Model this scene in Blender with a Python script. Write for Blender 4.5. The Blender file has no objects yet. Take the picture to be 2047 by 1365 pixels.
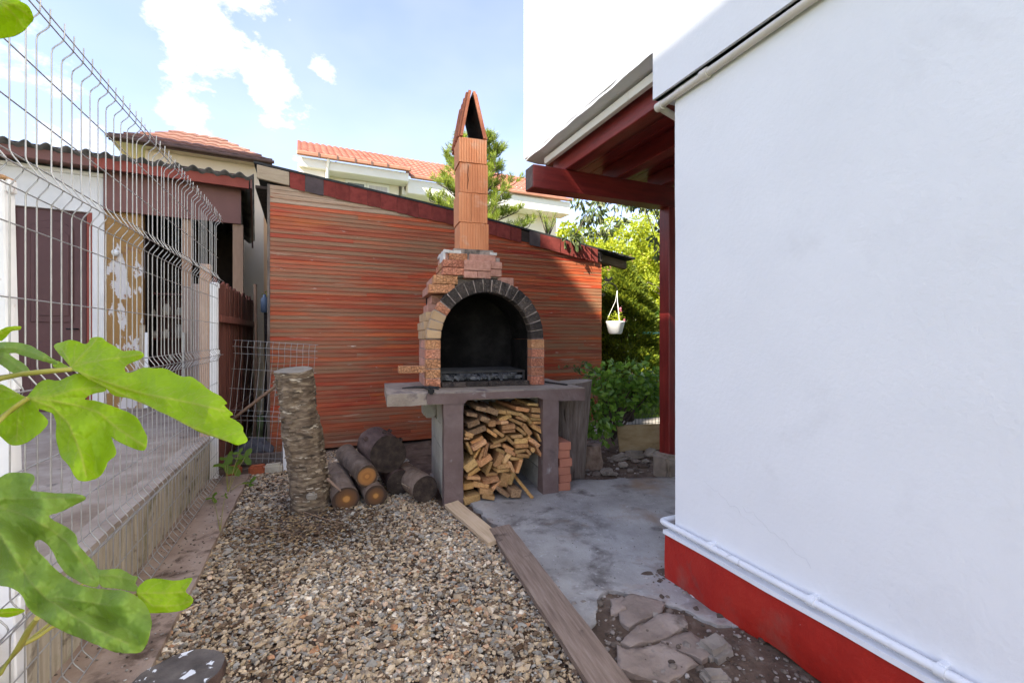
import bpy, bmesh, math, random
import numpy as np
from mathutils import Vector, Matrix, noise
from mathutils.geometry import delaunay_2d_cdt
random.seed(7); rng = np.random.default_rng(7)
R = math.radians
scene = bpy.context.scene
COL = scene.collection

# ---------------------------------------------------------------- camera, sky, sun, exposure
EYE = 1.35; FOC = 910.0; CX = 1023.5; HOR = 672.0
YAW = math.atan(383 / 910); SN, CS = math.sin(YAW), math.cos(YAW)
cam = bpy.data.cameras.new('camera'); camo = bpy.data.objects.new('camera', cam); COL.objects.link(camo)
camo.location = (0, 0, EYE); camo.rotation_euler = (R(90), 0, -YAW)
cam.sensor_width = 36; cam.lens = 16.0; cam.shift_y = -10.5 / 2047
cam.clip_start = 0.05; cam.clip_end = 800
scene.camera = camo
scene.render.resolution_x = 1024; scene.render.resolution_y = 682

SUN_L = Vector((0.945, 0.50, -1.0)).normalized()        # direction the sunlight travels
world = bpy.data.worlds.new('World'); scene.world = world; world.use_nodes = True
sun = bpy.data.lights.new('sun', 'SUN'); suno = bpy.data.objects.new('sun', sun); COL.objects.link(suno)
sun.energy = 4.4; sun.angle = R(0.4); sun.color = (1, 0.93, 0.82)
suno.rotation_euler = SUN_L.to_track_quat('-Z', 'Y').to_euler(); suno.location = (-6, -3, 20)
vs = scene.view_settings
vs.view_transform = 'Standard'; vs.look = 'None'; vs.exposure = 2.13; vs.gamma = 1.0; vs.use_curve_mapping = False

def raydir(u, v):
    r = (u - CX) / FOC
    return Vector((SN + CS * r, CS - SN * r, (HOR - v) / FOC))

def build_world():
    nt = world.node_tree; nt.nodes.clear(); N = nt.nodes; L = nt.links
    out = N.new('ShaderNodeOutputWorld'); bg = N.new('ShaderNodeBackground'); bg.inputs[1].default_value = 0.115
    sky = N.new('ShaderNodeTexSky'); sky.sky_type = 'NISHITA'; sky.sun_disc = False
    sky.sun_elevation = math.asin(-SUN_L.z)
    sky.sun_rotation = math.atan2(-SUN_L.x, -SUN_L.y)
    sky.air_density = 1.0; sky.dust_density = 0.35; sky.ozone_density = 1.6
    tc = N.new('ShaderNodeTexCoord')
    def math_(op, a, b=None, c=None, clamp=False):
        n = N.new('ShaderNodeMath'); n.operation = op; n.use_clamp = clamp
        for i, x in enumerate((a, b, c)):
            if x is None: continue
            if isinstance(x, (int, float)): n.inputs[i].default_value = x
            else: L.new(x, n.inputs[i])
        return n.outputs[0]
    mp = N.new('ShaderNodeMapping'); mp.inputs['Scale'].default_value = (1, 1, 1.7); L.new(tc.outputs['Generated'], mp.inputs[0])
    n1 = N.new('ShaderNodeTexNoise'); n1.inputs['Scale'].default_value = 11.0; n1.inputs['Detail'].default_value = 10; n1.inputs['Roughness'].default_value = 0.66
    L.new(mp.outputs[0], n1.inputs['Vector'])
    n0 = N.new('ShaderNodeTexNoise'); n0.inputs['Scale'].default_value = 2.6; n0.inputs['Detail'].default_value = 4
    L.new(mp.outputs[0], n0.inputs['Vector'])
    # drifting clouds: a few centres in the sky, broken up by noise
    total = None
    for (u, v, rad, w) in [(420, 60, .16, 1.0), (370, 35, .10, .6), (500, 40, .10, .8), (385, 125, .05, .5), (530, 180, .10, .9), (600, 200, .08, .5), (490, 130, .06, .5),
                           (645, 140, .045, .8), (545, 225, .07, .7), (380, 240, .075, .85), (345, 225, .04, .5), (430, 250, .04, .4), (590, 330, .03, .5),
                           (-700, -200, .5, .8), (2600, 150, .5, .7), (3500, 300, .5, .8)]:
        d = raydir(u, v).normalized()
        vm = N.new('ShaderNodeVectorMath'); vm.operation = 'DISTANCE'; vm.inputs[1].default_value = d; L.new(tc.outputs['Generated'], vm.inputs[0])
        mr = N.new('ShaderNodeMapRange'); mr.interpolation_type = 'SMOOTHSTEP'
        mr.inputs['From Min'].default_value = rad; mr.inputs['From Max'].default_value = 0; mr.inputs['To Min'].default_value = 0; mr.inputs['To Max'].default_value = w
        L.new(vm.outputs['Value'], mr.inputs['Value'])
        total = mr.outputs[0] if total is None else math_('MAXIMUM', total, mr.outputs[0])
    dens = math_('ADD', math_('MULTIPLY', total, 0.80), math_('MULTIPLY', math_('SUBTRACT', n1.outputs['Fac'], 0.5), 2.3))
    mr = N.new('ShaderNodeMapRange'); mr.interpolation_type = 'SMOOTHSTEP'
    mr.inputs['From Min'].default_value = 0.22; mr.inputs['From Max'].default_value = 0.80
    L.new(dens, mr.inputs['Value'])
    mask = math_('MULTIPLY', mr.outputs[0], math_('GREATER_THAN', total, 0.001))
    wisp = N.new('ShaderNodeMapRange'); wisp.inputs['From Min'].default_value = .35; wisp.inputs['From Max'].default_value = .75; wisp.inputs['To Min'].default_value = .02; wisp.inputs['To Max'].default_value = .20
    L.new(n0.outputs['Fac'], wisp.inputs['Value'])
    allm = math_('MAXIMUM', mask, wisp.outputs[0])
    mix = N.new('ShaderNodeMix'); mix.data_type = 'RGBA'; L.new(allm, mix.inputs['Factor'])
    tint = N.new('ShaderNodeMix'); tint.data_type = 'RGBA'; tint.blend_type = 'MULTIPLY'; tint.inputs['Factor'].default_value = 1; tint.inputs['B'].default_value = (.98, .83, .82, 1); L.new(sky.outputs[0], tint.inputs['A'])
    L.new(tint.outputs['Result'], mix.inputs['A']); mix.inputs['B'].default_value = (3.5, 3.3, 3.1, 1)
    L.new(mix.outputs['Result'], bg.inputs[0]); L.new(bg.outputs[0], out.inputs[0])
build_world()

# ---------------------------------------------------------------- helpers
def at(u, v, d):
    """point that stands d metres deep along the line of sight of a photograph pixel"""
    q = raydir(u, v) * d; q.z += EYE; return q
def on_z(u, v, z=0.0):
    q = raydir(u, v); return q * ((z - EYE) / q.z) + Vector((0, 0, EYE))
class Frame:
    """a vertical frame: origin on the ground, a along it, b into depth"""
    def __init__(s, ox, oy, deg): s.o = Vector((ox, oy, 0)); s.r = R(deg); s.m = Matrix.Translation(s.o) @ Matrix.Rotation(s.r, 4, 'Z'); s.i = s.m.inverted()
    def px(s, u, v, b=0.0):
        d = raydir(u, v); ld = s.i.to_3x3() @ d; e = s.i @ Vector((0, 0, EYE))
        t = (b - e.y) / ld.y; q = e + ld * t; return q
def link(o, parent=None):
    COL.objects.link(o)
    if parent is not None: o.parent = parent
    return o
def tag(o, label=None, cat=None, group=None, kind=None):
    if label: o['label'] = label
    if cat: o['category'] = cat
    if group: o['group'] = group
    if kind: o['kind'] = kind
    return o
def empty(name, loc=(0, 0, 0), rz=0.0, label=None, cat=None, group=None, rot=None):
    o = bpy.data.objects.new(name, None); o.empty_display_size = .1; link(o); o.location = loc; o.rotation_euler = rot if rot else (0, 0, rz)
    return tag(o, label, cat, group)
def obj(name, me, m=None, parent=None, loc=(0, 0, 0), rot=(0, 0, 0), scale=(1, 1, 1)):
    o = bpy.data.objects.new(name, me); link(o, parent); o.location = loc; o.rotation_euler = rot; o.scale = scale
    if m is not None and not me.materials: me.materials.append(m)
    elif m is not None and me.materials[0] != m:
        o.material_slots[0].link = 'OBJECT'; o.material_slots[0].material = m
    return o
class MB:
    def __init__(s): s.v = []; s.f = []; s.sm = []
    def add(s, vs, fs, smooth=False):
        n = len(s.v); s.v += [tuple(x) for x in vs]; s.f += [tuple(i + n for i in f) for f in fs]; s.sm += [smooth] * len(fs); return s
    def box(s, x0, x1, y0, y1, z0, z1, m=None):
        vs = [Vector(p) for p in ((x0, y0, z0), (x1, y0, z0), (x1, y1, z0), (x0, y1, z0), (x0, y0, z1), (x1, y0, z1), (x1, y1, z1), (x0, y1, z1))]
        if m is not None: vs = [m @ p for p in vs]
        return s.add(vs, [(0, 3, 2, 1), (4, 5, 6, 7), (0, 1, 5, 4), (1, 2, 6, 5), (2, 3, 7, 6), (3, 0, 4, 7)])
    def prism(s, poly, y0, y1):
        """polygon in x,z extruded along y"""
        n = len(poly); vs = [(x, y0, z) for x, z in poly] + [(x, y1, z) for x, z in poly]
        return s.add(vs, [tuple(range(n)), tuple(range(2 * n - 1, n - 1, -1))] + [(i, i + n, (i + 1) % n + n, (i + 1) % n) for i in range(n)])
    def slab(s, poly, z0, z1):
        n = len(poly); vs = [(x, y, z0) for x, y in poly] + [(x, y, z1) for x, y in poly]
        return s.add(vs, [tuple(range(n - 1, -1, -1)), tuple(range(n, 2 * n))] + [(i, (i + 1) % n, (i + 1) % n + n, i + n) for i in range(n)])
    def tube(s, pts, rad, k=8, cap=True):
        pts = [Vector(p) for p in pts]; n = len(pts); rads = rad if isinstance(rad, (list, tuple)) else [rad] * n
        vs = []; up = Vector((0.31, 0.17, 1)).normalized()
        for i, p in enumerate(pts):
            t = (pts[min(i + 1, n - 1)] - pts[max(i - 1, 0)]).normalized()
            a = t.cross(up)
            if a.length < .05: a = t.cross(Vector((1, 0, 0)))
            a.normalize(); b = t.cross(a).normalized()
            for j in range(k):
                w = 2 * math.pi * j / k; vs.append(p + (a * math.cos(w) + b * math.sin(w)) * rads[i])
        fs = [(i * k + j, i * k + (j + 1) % k, (i + 1) * k + (j + 1) % k, (i + 1) * k + j) for i in range(n - 1) for j in range(k)]
        s.add(vs, fs, True)
        if cap: s.add(vs[:k], [tuple(range(k))]); s.add(vs[-k:], [tuple(range(k - 1, -1, -1))])
        return s
    def mesh(s, name='m', bevel=0, seg=1, jit=0, sub=0):
        me = bpy.data.meshes.new(name); me.from_pydata(s.v, [], s.f)
        me.polygons.foreach_set('use_smooth', s.sm)
        bm = bmesh.new(); bm.from_mesh(me)
        if sub: bmesh.ops.subdivide_edges(bm, edges=bm.edges[:], cuts=sub, use_grid_fill=True)
        if bevel: bmesh.ops.bevel(bm, geom=bm.edges[:], offset=bevel, segments=seg, affect='EDGES', clamp_overlap=True)
        if jit:
            for v in bm.verts:
                q = v.co * 9; v.co += Vector((noise.noise(q), noise.noise(q + Vector((7, 3, 1))), noise.noise(q + Vector((2, 9, 4))))) * jit
        bmesh.ops.recalc_face_normals(bm, faces=bm.faces[:])
        bm.to_mesh(me); bm.free(); return me
def box_mesh(sx, sy, sz, bevel=0, jit=0, sub=0, seg=1, origin='c'):
    z0, z1 = (-sz / 2, sz / 2) if origin == 'c' else (0, sz)
    return MB().box(-sx / 2, sx / 2, -sy / 2, sy / 2, z0, z1).mesh('box', bevel, seg, jit, sub)
def rough_mesh(me_mb, cuts, amp, freq, seed=0, bevel=0.0, keep=None):
    """subdivide a block and roughen it"""
    me = me_mb.mesh('r'); bm = bmesh.new(); bm.from_mesh(me)
    if bevel: bmesh.ops.bevel(bm, geom=bm.edges[:], offset=bevel, segments=2, affect='EDGES', clamp_overlap=True)
    for _ in range(cuts): bmesh.ops.subdivide_edges(bm, edges=[e for e in bm.edges if e.calc_length() > .02], cuts=1, use_grid_fill=True)
    bm.normal_update()
    for v in bm.verts:
        q = v.co * freq + Vector((seed, seed * 2, 0)); v.co += Vector((noise.noise(q), noise.noise(q + Vector((5, 5, 5))), noise.noise(q + Vector((9, 1, 3))))) * amp
    for f in bm.faces: f.smooth = True
    bm.normal_update()
    for e in bm.edges:
        if len(e.link_faces) == 2 and e.calc_face_angle(0) > .75: e.smooth = False
    bm.to_mesh(me); bm.free(); return me

# ---------------------------------------------------------------- materials
def newmat(name):
    m = bpy.data.materials.new(name); m.use_nodes = True; nt = m.node_tree
    return m, nt, nt.nodes, nt.links, nt.nodes['Principled BSDF']
def ramp(N, cols):
    r = N.new('ShaderNodeValToRGB'); e = r.color_ramp.elements
    n = len(cols)
    while len(e) < n: e.new(.5)
    for i, c in enumerate(cols):
        if len(c) == 2: e[i].position = c[0]; c = c[1]
        else: e[i].position = .25 + .5 * i / max(1, n - 1)
        e[i].color = (*c, 1)
    return r
def mat(name, cols, scale=6, detail=8, rough=.85, bump=.25, bscale=60, stretch=(1, 1, 1), rand=.2, spec=.3, layers=(), distort=0, cell=None, metal=0, hue=0.0, rcols=None, coat=0, roff=1.0):
    m, nt, N, L, P = newmat(name)
    tc = N.new('ShaderNodeTexCoord'); oi = N.new('ShaderNodeObjectInfo')
    off = N.new('ShaderNodeVectorMath'); off.operation = 'MULTIPLY_ADD'
    cmb = N.new('ShaderNodeCombineXYZ')
    for i in range(3): L.new(oi.outputs['Random'], cmb.inputs[i])
    L.new(cmb.outputs[0], off.inputs[0]); off.inputs[1].default_value = (37 * roff, 71 * roff, 53 * roff); L.new(tc.outputs['Object'], off.inputs[2])
    def nz(sc, st, det, dist=0):
        mp = N.new('ShaderNodeMapping'); mp.inputs['Scale'].default_value = st; L.new(off.outputs[0], mp.inputs[0])
        n = N.new('ShaderNodeTexNoise'); n.inputs['Scale'].default_value = sc; n.inputs['Detail'].default_value = det; n.inputs['Roughness'].default_value = .6; n.inputs['Distortion'].default_value = dist
        L.new(mp.outputs[0], n.inputs['Vector']); return n.outputs['Fac'], mp
    fac, _ = nz(scale, stretch, detail, distort)
    r = ramp(N, cols); L.new(fac, r.inputs[0]); c = r.outputs[0]
    if rcols:
        rr = ramp(N, rcols); rr.color_ramp.interpolation = 'LINEAR'; L.new(oi.outputs['Random'], rr.inputs[0])
        mx = N.new('ShaderNodeMix'); mx.data_type = 'RGBA'; mx.blend_type = 'MULTIPLY'; mx.inputs['Factor'].default_value = 1; L.new(c, mx.inputs['A']); L.new(rr.outputs[0], mx.inputs['B']); c = mx.outputs['Result']
    if rand:
        hv = N.new('ShaderNodeHueSaturation'); mr = N.new('ShaderNodeMapRange'); mr.inputs['To Min'].default_value = 1 - rand; mr.inputs['To Max'].default_value = 1 + rand
        L.new(oi.outputs['Random'], mr.inputs['Value']); L.new(mr.outputs[0], hv.inputs['Value']); L.new(c, hv.inputs['Color']); c = hv.outputs[0]
        if hue:
            wn = N.new('ShaderNodeTexWhiteNoise'); wn.noise_dimensions = '1D'; L.new(oi.outputs['Random'], wn.inputs['W'])
            m2 = N.new('ShaderNodeMapRange'); m2.inputs['To Min'].default_value = .5 - hue; m2.inputs['To Max'].default_value = .5 + hue; L.new(wn.outputs['Value'], m2.inputs['Value']); L.new(m2.outputs[0], hv.inputs['Hue'])
    for ly in layers:
        lc, ls, lo, hi = ly[:4]; st = ly[4] if len(ly) > 4 else (1, 1, 1)
        f2, _ = nz(ls, st, 9, .3)
        mr = N.new('ShaderNodeMapRange'); mr.inputs['From Min'].default_value = lo; mr.inputs['From Max'].default_value = hi; L.new(f2, mr.inputs['Value'])
        mx = N.new('ShaderNodeMix'); mx.data_type = 'RGBA'; L.new(mr.outputs[0], mx.inputs['Factor']); L.new(c, mx.inputs['A']); mx.inputs['B'].default_value = (*lc, 1); c = mx.outputs['Result']
    L.new(c, P.inputs['Base Color'])
    P.inputs['Roughness'].default_value = rough; P.inputs['Specular IOR Level'].default_value = spec; P.inputs['Metallic'].default_value = metal
    if coat: P.inputs['Coat Weight'].default_value = coat; P.inputs['Coat Roughness'].default_value = .25
    if bump:
        b = N.new('ShaderNodeBump'); b.inputs['Strength'].default_value = bump; b.inputs['Distance'].default_value = .01
        f3, mp3 = nz(bscale, stretch, 6)
        if cell:
            vo = N.new('ShaderNodeTexVoronoi'); vo.feature = 'DISTANCE_TO_EDGE'; vo.inputs['Scale'].default_value = cell; L.new(off.outputs[0], vo.inputs['Vector'])
            mr = N.new('ShaderNodeMapRange'); mr.inputs['From Max'].default_value = .12; L.new(vo.outputs['Distance'], mr.inputs['Value'])
            ad = N.new('ShaderNodeMath'); ad.operation = 'MULTIPLY_ADD'; L.new(mr.outputs[0], ad.inputs[0]); ad.inputs[1].default_value = 1.2; L.new(f3, ad.inputs[2]); f3 = ad.outputs[0]
        L.new(f3, b.inputs['Height']); L.new(b.outputs[0], P.inputs['Normal'])
    return m
def leafmat(name, cols, trans=.45, rough=.5, spec=.35):
    """foliage: tone per leaf from a stored value, light passing through"""
    m, nt, N, L, P = newmat(name)
    a = N.new('ShaderNodeAttribute'); a.attribute_name = 'tone'; r = ramp(N, [(i / (len(cols) - 1), c) for i, c in enumerate(cols)]); L.new(a.outputs['Fac'], r.inputs[0])
    L.new(r.outputs[0], P.inputs['Base Color']); P.inputs['Roughness'].default_value = rough; P.inputs['Specular IOR Level'].default_value = spec
    t = N.new('ShaderNodeBsdfTranslucent'); hs = N.new('ShaderNodeHueSaturation'); hs.inputs['Hue'].default_value = .485; hs.inputs['Value'].default_value = 1.35; L.new(r.outputs[0], hs.inputs['Color']); L.new(hs.outputs[0], t.inputs[0])
    mx = N.new('ShaderNodeMixShader'); mx.inputs[0].default_value = trans; L.new(P.outputs[0], mx.inputs[1]); L.new(t.outputs[0], mx.inputs[2])
    L.new(mx.outputs[0], N['Material Output'].inputs[0]); return m
def tonemat(name, cols, rough=.85, bump=.3, bscale=90, nscale=25):
    m, nt, N, L, P = newmat(name)
    a = N.new('ShaderNodeAttribute'); a.attribute_name = 'tone'; r = ramp(N, cols); L.new(a.outputs['Fac'], r.inputs[0])
    tc = N.new('ShaderNodeTexCoord'); n = N.new('ShaderNodeTexNoise'); n.inputs['Scale'].default_value = nscale; n.inputs['Detail'].default_value = 5; L.new(tc.outputs['Object'], n.inputs['Vector'])
    mr = N.new('ShaderNodeMapRange'); mr.inputs['From Min'].default_value = .3; mr.inputs['From Max'].default_value = .7; mr.inputs['To Min'].default_value = .72; mr.inputs['To Max'].default_value = 1.2; L.new(n.outputs['Fac'], mr.inputs['Value'])
    hv = N.new('ShaderNodeHueSaturation'); L.new(mr.outputs[0], hv.inputs['Value']); L.new(r.outputs[0], hv.inputs['Color']); L.new(hv.outputs[0], P.inputs['Base Color'])
    P.inputs['Roughness'].default_value = rough; P.inputs['Specular IOR Level'].default_value = .25
    b = N.new('ShaderNodeBump'); b.inputs['Strength'].default_value = bump; b.inputs['Distance'].default_value = .004
    n2 = N.new('ShaderNodeTexNoise'); n2.inputs['Scale'].default_value = bscale; n2.inputs['Detail'].default_value = 4; L.new(tc.outputs['Object'], n2.inputs['Vector']); L.new(n2.outputs['Fac'], b.inputs['Height']); L.new(b.outputs[0], P.inputs['Normal'])
    return m

PLASTER = mat('white_plaster', [(.74, .745, .76), (.81, .815, .83)], scale=1.2, bump=.26, bscale=48, rand=0, rough=.7, layers=[((.70, .70, .71), 2.2, .58, .78), ((.60, .58, .55), 40, .75, .77)])
REDPAINT = mat('red_plinth_paint', [(.25, .012, .008), (.38, .02, .012), (.44, .035, .02)], scale=3, rand=0, rough=.5, bump=.4, bscale=40, layers=[((.45, .20, .17), 3.5, .66, .9), ((.12, .06, .05), 5, .64, .85), ((.75, .66, .62), 42, .735, .76), ((.20, .12, .09), 2.4, .56, .85)])
PIPE = mat('white_pipe_paint', [(.70, .71, .72), (.80, .80, .80)], rand=0, bump=.1, rough=.4, layers=[((.3, .27, .24), 9, .62, .78), ((.12, .10, .09), 30, .70, .76)])
BEIGEPIPE = mat('weathered_pipe_paint', [(.55, .50, .44), (.66, .61, .54)], rand=0, bump=.1, rough=.5)
MAROON = mat('maroon_wood_stain', [(.10, .012, .012), (.19, .022, .019), (.26, .034, .028)], scale=3, stretch=(6, 6, 1), bump=.3, bscale=30, rough=.32, rand=.15, spec=.5)
MAROON_Y = mat('maroon_wood_stain_lengthwise', [(.10, .012, .012), (.19, .022, .019), (.26, .034, .028)], scale=3, stretch=(8, 1, 8), bump=.3, bscale=30, rough=.32, rand=.15, spec=.5)
ENDGRAIN = mat('weathered_end_grain', [(.10, .07, .06), (.2, .16, .14)], scale=20, bump=.4)
CEMENT = mat('rough_cement', [(.28, .26, .25), (.42, .40, .38)], scale=9, bump=.7, bscale=50)
CONC = mat('patio_concrete', [(.21, .192, .172), (.35, .328, .298), (.48, .452, .412)], scale=2.6, detail=14, bump=.7, bscale=55, rand=0, rough=.75,
           layers=[((.13, .112, .10), 4, .54, .68), ((.46, .44, .42), 30, .60, .72), ((.27, .19, .13), 2.3, .54, .70), ((.06, .055, .05), 26, .66, .72), ((.62, .61, .60), 24, .735, .75)])
STRIPC = mat('concrete_strip', [(.21, .14, .10), (.34, .245, .18), (.43, .33, .25)], scale=5, bump=.6, bscale=60, rand=0, layers=[((.09, .055, .035), 6, .55, .68), ((.5, .46, .4), 22, .7, .76)])
YARDC = mat('yard_concrete', [(.21, .155, .115), (.33, .265, .21), (.44, .37, .30)], scale=4, bump=.5, bscale=40, rand=0, layers=[((.13, .10, .08), 7, .60, .72), ((.55, .5, .45), 20, .68, .75)])
RETAIN = mat('board_formed_concrete', [(.28, .225, .155), (.46, .39, .285), (.57, .50, .385)], scale=4, stretch=(9, 9, .8), bump=.7, bscale=14, rand=0, layers=[((.17, .17, .07), 3.0, .52, .68), ((.09, .065, .045), 7, .58, .70), ((.60, .55, .46), 5, .66, .8)])
BLOCKM = mat('pale_block', [(.40, .38, .31), (.54, .52, .44)], scale=7, bump=.5, bscale=60, layers=[((.25, .22, .18), 6, .62, .8)])
BBQPAINT = mat('brown_painted_render', [(.10, .064, .056), (.155, .105, .092), (.21, .155, .14)], scale=4, bump=.5, bscale=30, rough=.7, rand=0, layers=[((.36, .34, .33), 7, .66, .76), ((.06, .045, .04), 4, .6, .8)])
SLABTOP = mat('grey_cement_slab', [(.16, .122, .09), (.28, .228, .175), (.38, .325, .265)], scale=5, bump=.6, bscale=40, rand=0, layers=[((.12, .09, .085), 5, .56, .68)])
OVENBRICK = mat('textured_oven_brick', [(.42, .15, .075), (.58, .25, .13), (.66, .33, .19)], scale=10, bump=.9, bscale=70, cell=34, rand=.16, hue=.012, layers=[((.14, .08, .06), 9, .62, .8)])
PINKBRICK = mat('stippled_pink_brick', [(.36, .165, .115), (.54, .275, .20), (.64, .37, .29)], scale=30, bump=1, bscale=160, rand=.14, layers=[((.62, .52, .47), 9, .66, .8)])
TANBRICK = mat('smooth_tan_brick', [(.40, .25, .13), (.50, .33, .18), (.48, .36, .25)], scale=8, bump=.4, bscale=60, rand=.14, layers=[((.30, .27, .23), 5, .55, .75)])
SOOTBRICK = mat('sooted_brick', [(.026, .021, .018), (.07, .055, .046), (.15, .115, .09)], scale=9, bump=.9, bscale=80, cell=40, rand=.3, layers=[((.20, .17, .14), 13, .68, .78)])
MORTAR = mat('pale_mortar', [(.26, .20, .16), (.42, .34, .29)], scale=20, bump=.6, rand=0, layers=[((.07, .06, .05), 9, .46, .66)])
WHITEMORTAR = mat('white_mortar', [(.5, .47, .43), (.66, .63, .59)], scale=14, bump=.8, rand=0)
SOOT = mat('black_soot', [(.004, .004, .004), (.012, .011, .010), (.03, .027, .024)], scale=5, bump=.6, rand=0, rough=.95, spec=.1, layers=[((.10, .09, .08), 11, .74, .8)])
ASH = mat('grey_ash', [(.02, .02, .02), (.14, .14, .14), (.34, .34, .34)], scale=22, bump=.8, rand=0)
HOLLOW = mat('hollow_clay_block', [(.46, .16, .07), (.58, .23, .105), (.62, .29, .15)], scale=5, stretch=(1, 1, .35), bump=.3, rand=.07, layers=[((.60, .40, .28), 6, .56, .8), ((.30, .10, .05), 5, .62, .8)])
CLAYTILE = mat('clay_tile', [(.30, .09, .05), (.42, .15, .08), (.50, .22, .13)], scale=6, bump=.3, rand=.1, layers=[((.10, .07, .06), 5, .6, .8)])
NEWBRICK = mat('new_red_brick', [(.40, .15, .09), (.50, .21, .13)], scale=8, bump=.3, rand=.1)
OLDBRICK = mat('old_red_brick', [(.30, .07, .03), (.42, .12, .05)], scale=10, bump=.6, rand=.2, layers=[((.2, .15, .1), 8, .6, .75)])
CREAMSTONE = mat('cream_brick', [(.46, .40, .30), (.6, .54, .42)], scale=10, bump=.6, rand=.1)
FIREWOOD = mat('split_firewood', [(.36, .19, .075), (.58, .35, .15), (.72, .49, .26)], scale=7, stretch=(14, 1.2, 14), bump=.6, bscale=20, rand=.25, hue=.015, rcols=[(0, (1, .92, .8)), (.3, (.72, .66, .6)), (.5, (1.12, 1.05, .95)), (.75, (.85, .72, .55)), (1, (1.1, 1.1, 1.15))], layers=[((.24, .12, .05), 6, .62, .85, (6, 1, 6))])
BARKWOOD = mat('bark_edged_firewood', [(.09, .05, .03), (.30, .18, .09), (.42, .27, .15)], scale=8, stretch=(8, 1.5, 8), bump=.9, bscale=26, rand=.2)
LOGCUT = None
BARK = mat('rough_log_bark', [(.08, .05, .035), (.20, .14, .10), (.31, .235, .18)], scale=9, bump=1, bscale=42, rand=.25, layers=[((.30, .25, .22), 14, .64, .76), ((.03, .022, .02), 10, .6, .74)])
DARKBARK = mat('dark_cherry_bark', [(.03, .017, .012), (.085, .05, .038), (.16, .105, .082)], scale=7, stretch=(2, .6, 2), bump=1, bscale=22, rand=.2, rough=.7, spec=.4)
DARKCUT = mat('rotten_log_end', [(.018, .012, .010), (.05, .034, .025), (.10, .072, .052)], scale=16, bump=1, bscale=60, rand=.2, layers=[((.30, .22, .14), 34, .7, .76)])
BIRCH = mat('birch_bark', [(.035, .023, .015), (.15, .105, .066), (.38, .295, .19)], scale=8, stretch=(1.0, 1.0, 4.0), bump=1, bscale=11, distort=.6, rand=0, layers=[((.045, .033, .022), 5, .56, .66, (1.2, 1.2, 7)), ((.66, .58, .44), 7, .60, .70, (1, 1, 6)), ((.06, .042, .03), 2.2, .62, .70)])
STUMPTOP = mat('weathered_stump_top', [(.20, .17, .13), (.34, .30, .24)], scale=14, bump=.6, rand=.1)
OLDWOOD = mat('grey_weathered_wood', [(.085, .065, .055), (.17, .135, .11), (.26, .215, .185)], scale=5, stretch=(9, 9, .8), bump=.8, bscale=20, rand=.15, layers=[((.04, .028, .022), 5, .6, .7, (8, 8, .7))])
PLANKNEW = mat('fresh_pine_plank', [(.44, .30, .17), (.58, .42, .26), (.64, .48, .32)], scale=6, stretch=(10, .7, 10), bump=.3, bscale=20, rand=0, layers=[((.34, .2, .1), 9, .66, .85, (7, 1, 7))])
PLANKOLD = mat('weathered_plank', [(.14, .092, .066), (.24, .17, .125), (.33, .25, .195)], scale=6, stretch=(12, .8, 12), bump=.6, bscale=16, rand=0, layers=[((.07, .045, .032), 7, .60, .74), ((.72, .71, .68), 12, .76, .775)])
PLY = mat('stained_plywood', [(.22, .15, .07), (.34, .25, .13), (.42, .33, .19)], scale=5, stretch=(1, 1, 3), bump=.4, rand=0, layers=[((.13, .08, .04), 4, .58, .8)])
SOIL = mat('dark_soil', [(.045, .028, .018), (.11, .072, .048), (.19, .135, .095)], scale=7, detail=12, bump=1, bscale=40, rand=0, layers=[((.20, .165, .13), 14, .60, .72), ((.02, .013, .009), 3, .58, .75)])
STONE = mat('grey_field_stone', [(.17, .14, .11), (.28, .24, .195), (.38, .335, .28)], scale=6, bump=.8, bscale=40, rand=.2, layers=[((.12, .095, .07), 5, .6, .76)])
FLAG = mat('broken_flagstone', [(.17, .125, .095), (.28, .215, .17), (.37, .30, .25)], scale=5, bump=.8, bscale=34, rand=.1, layers=[((.10, .075, .055), 5, .58, .72), ((.10, .12, .05), 4, .68, .8)])
WIRE = mat('galvanised_wire', [(.32, .31, .295), (.46, .445, .42)], scale=30, bump=0, rand=.1, rough=.42, metal=.55)
POSTW = mat('white_metal_post', [(.72, .70, .68), (.82, .81, .79)], scale=3, bump=.15, rand=0, rough=.45, layers=[((.35, .15, .06), 20, .70, .76)])
RUST = mat('rusty_cap', [(.30, .12, .04), (.55, .38, .2)], scale=25, bump=.5, rand=0)
SHINGLE = mat('red_bitumen_shingle', [(.12, .022, .018), (.20, .036, .028), (.25, .05, .04)], scale=12, bump=.5, bscale=220, rand=.16, rough=.9, layers=[((.5, .42, .38), 60, .76, .8)])
SHINGLEGREY = mat('charcoal_bitumen_shingle', [(.06, .045, .045), (.10, .075, .075)], scale=12, bump=.5, bscale=220, rand=.15, rough=.9)
PALEWOOD = mat('bare_pale_wood', [(.36, .27, .18), (.5, .40, .28)], scale=6, stretch=(1, 9, 9), bump=.5, rand=.1, layers=[((.2, .14, .09), 6, .6, .8, (1, 6, 6))])
DARKWOOD = mat('dark_timber', [(.02, .014, .011), (.05, .036, .03), (.08, .06, .05)], scale=6, stretch=(1, 8, 8), bump=.5, rand=.2)
FELT = mat('black_roof_felt', [(.02, .02, .021), (.05, .05, .05)], scale=10, bump=.4, rand=0)
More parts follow.
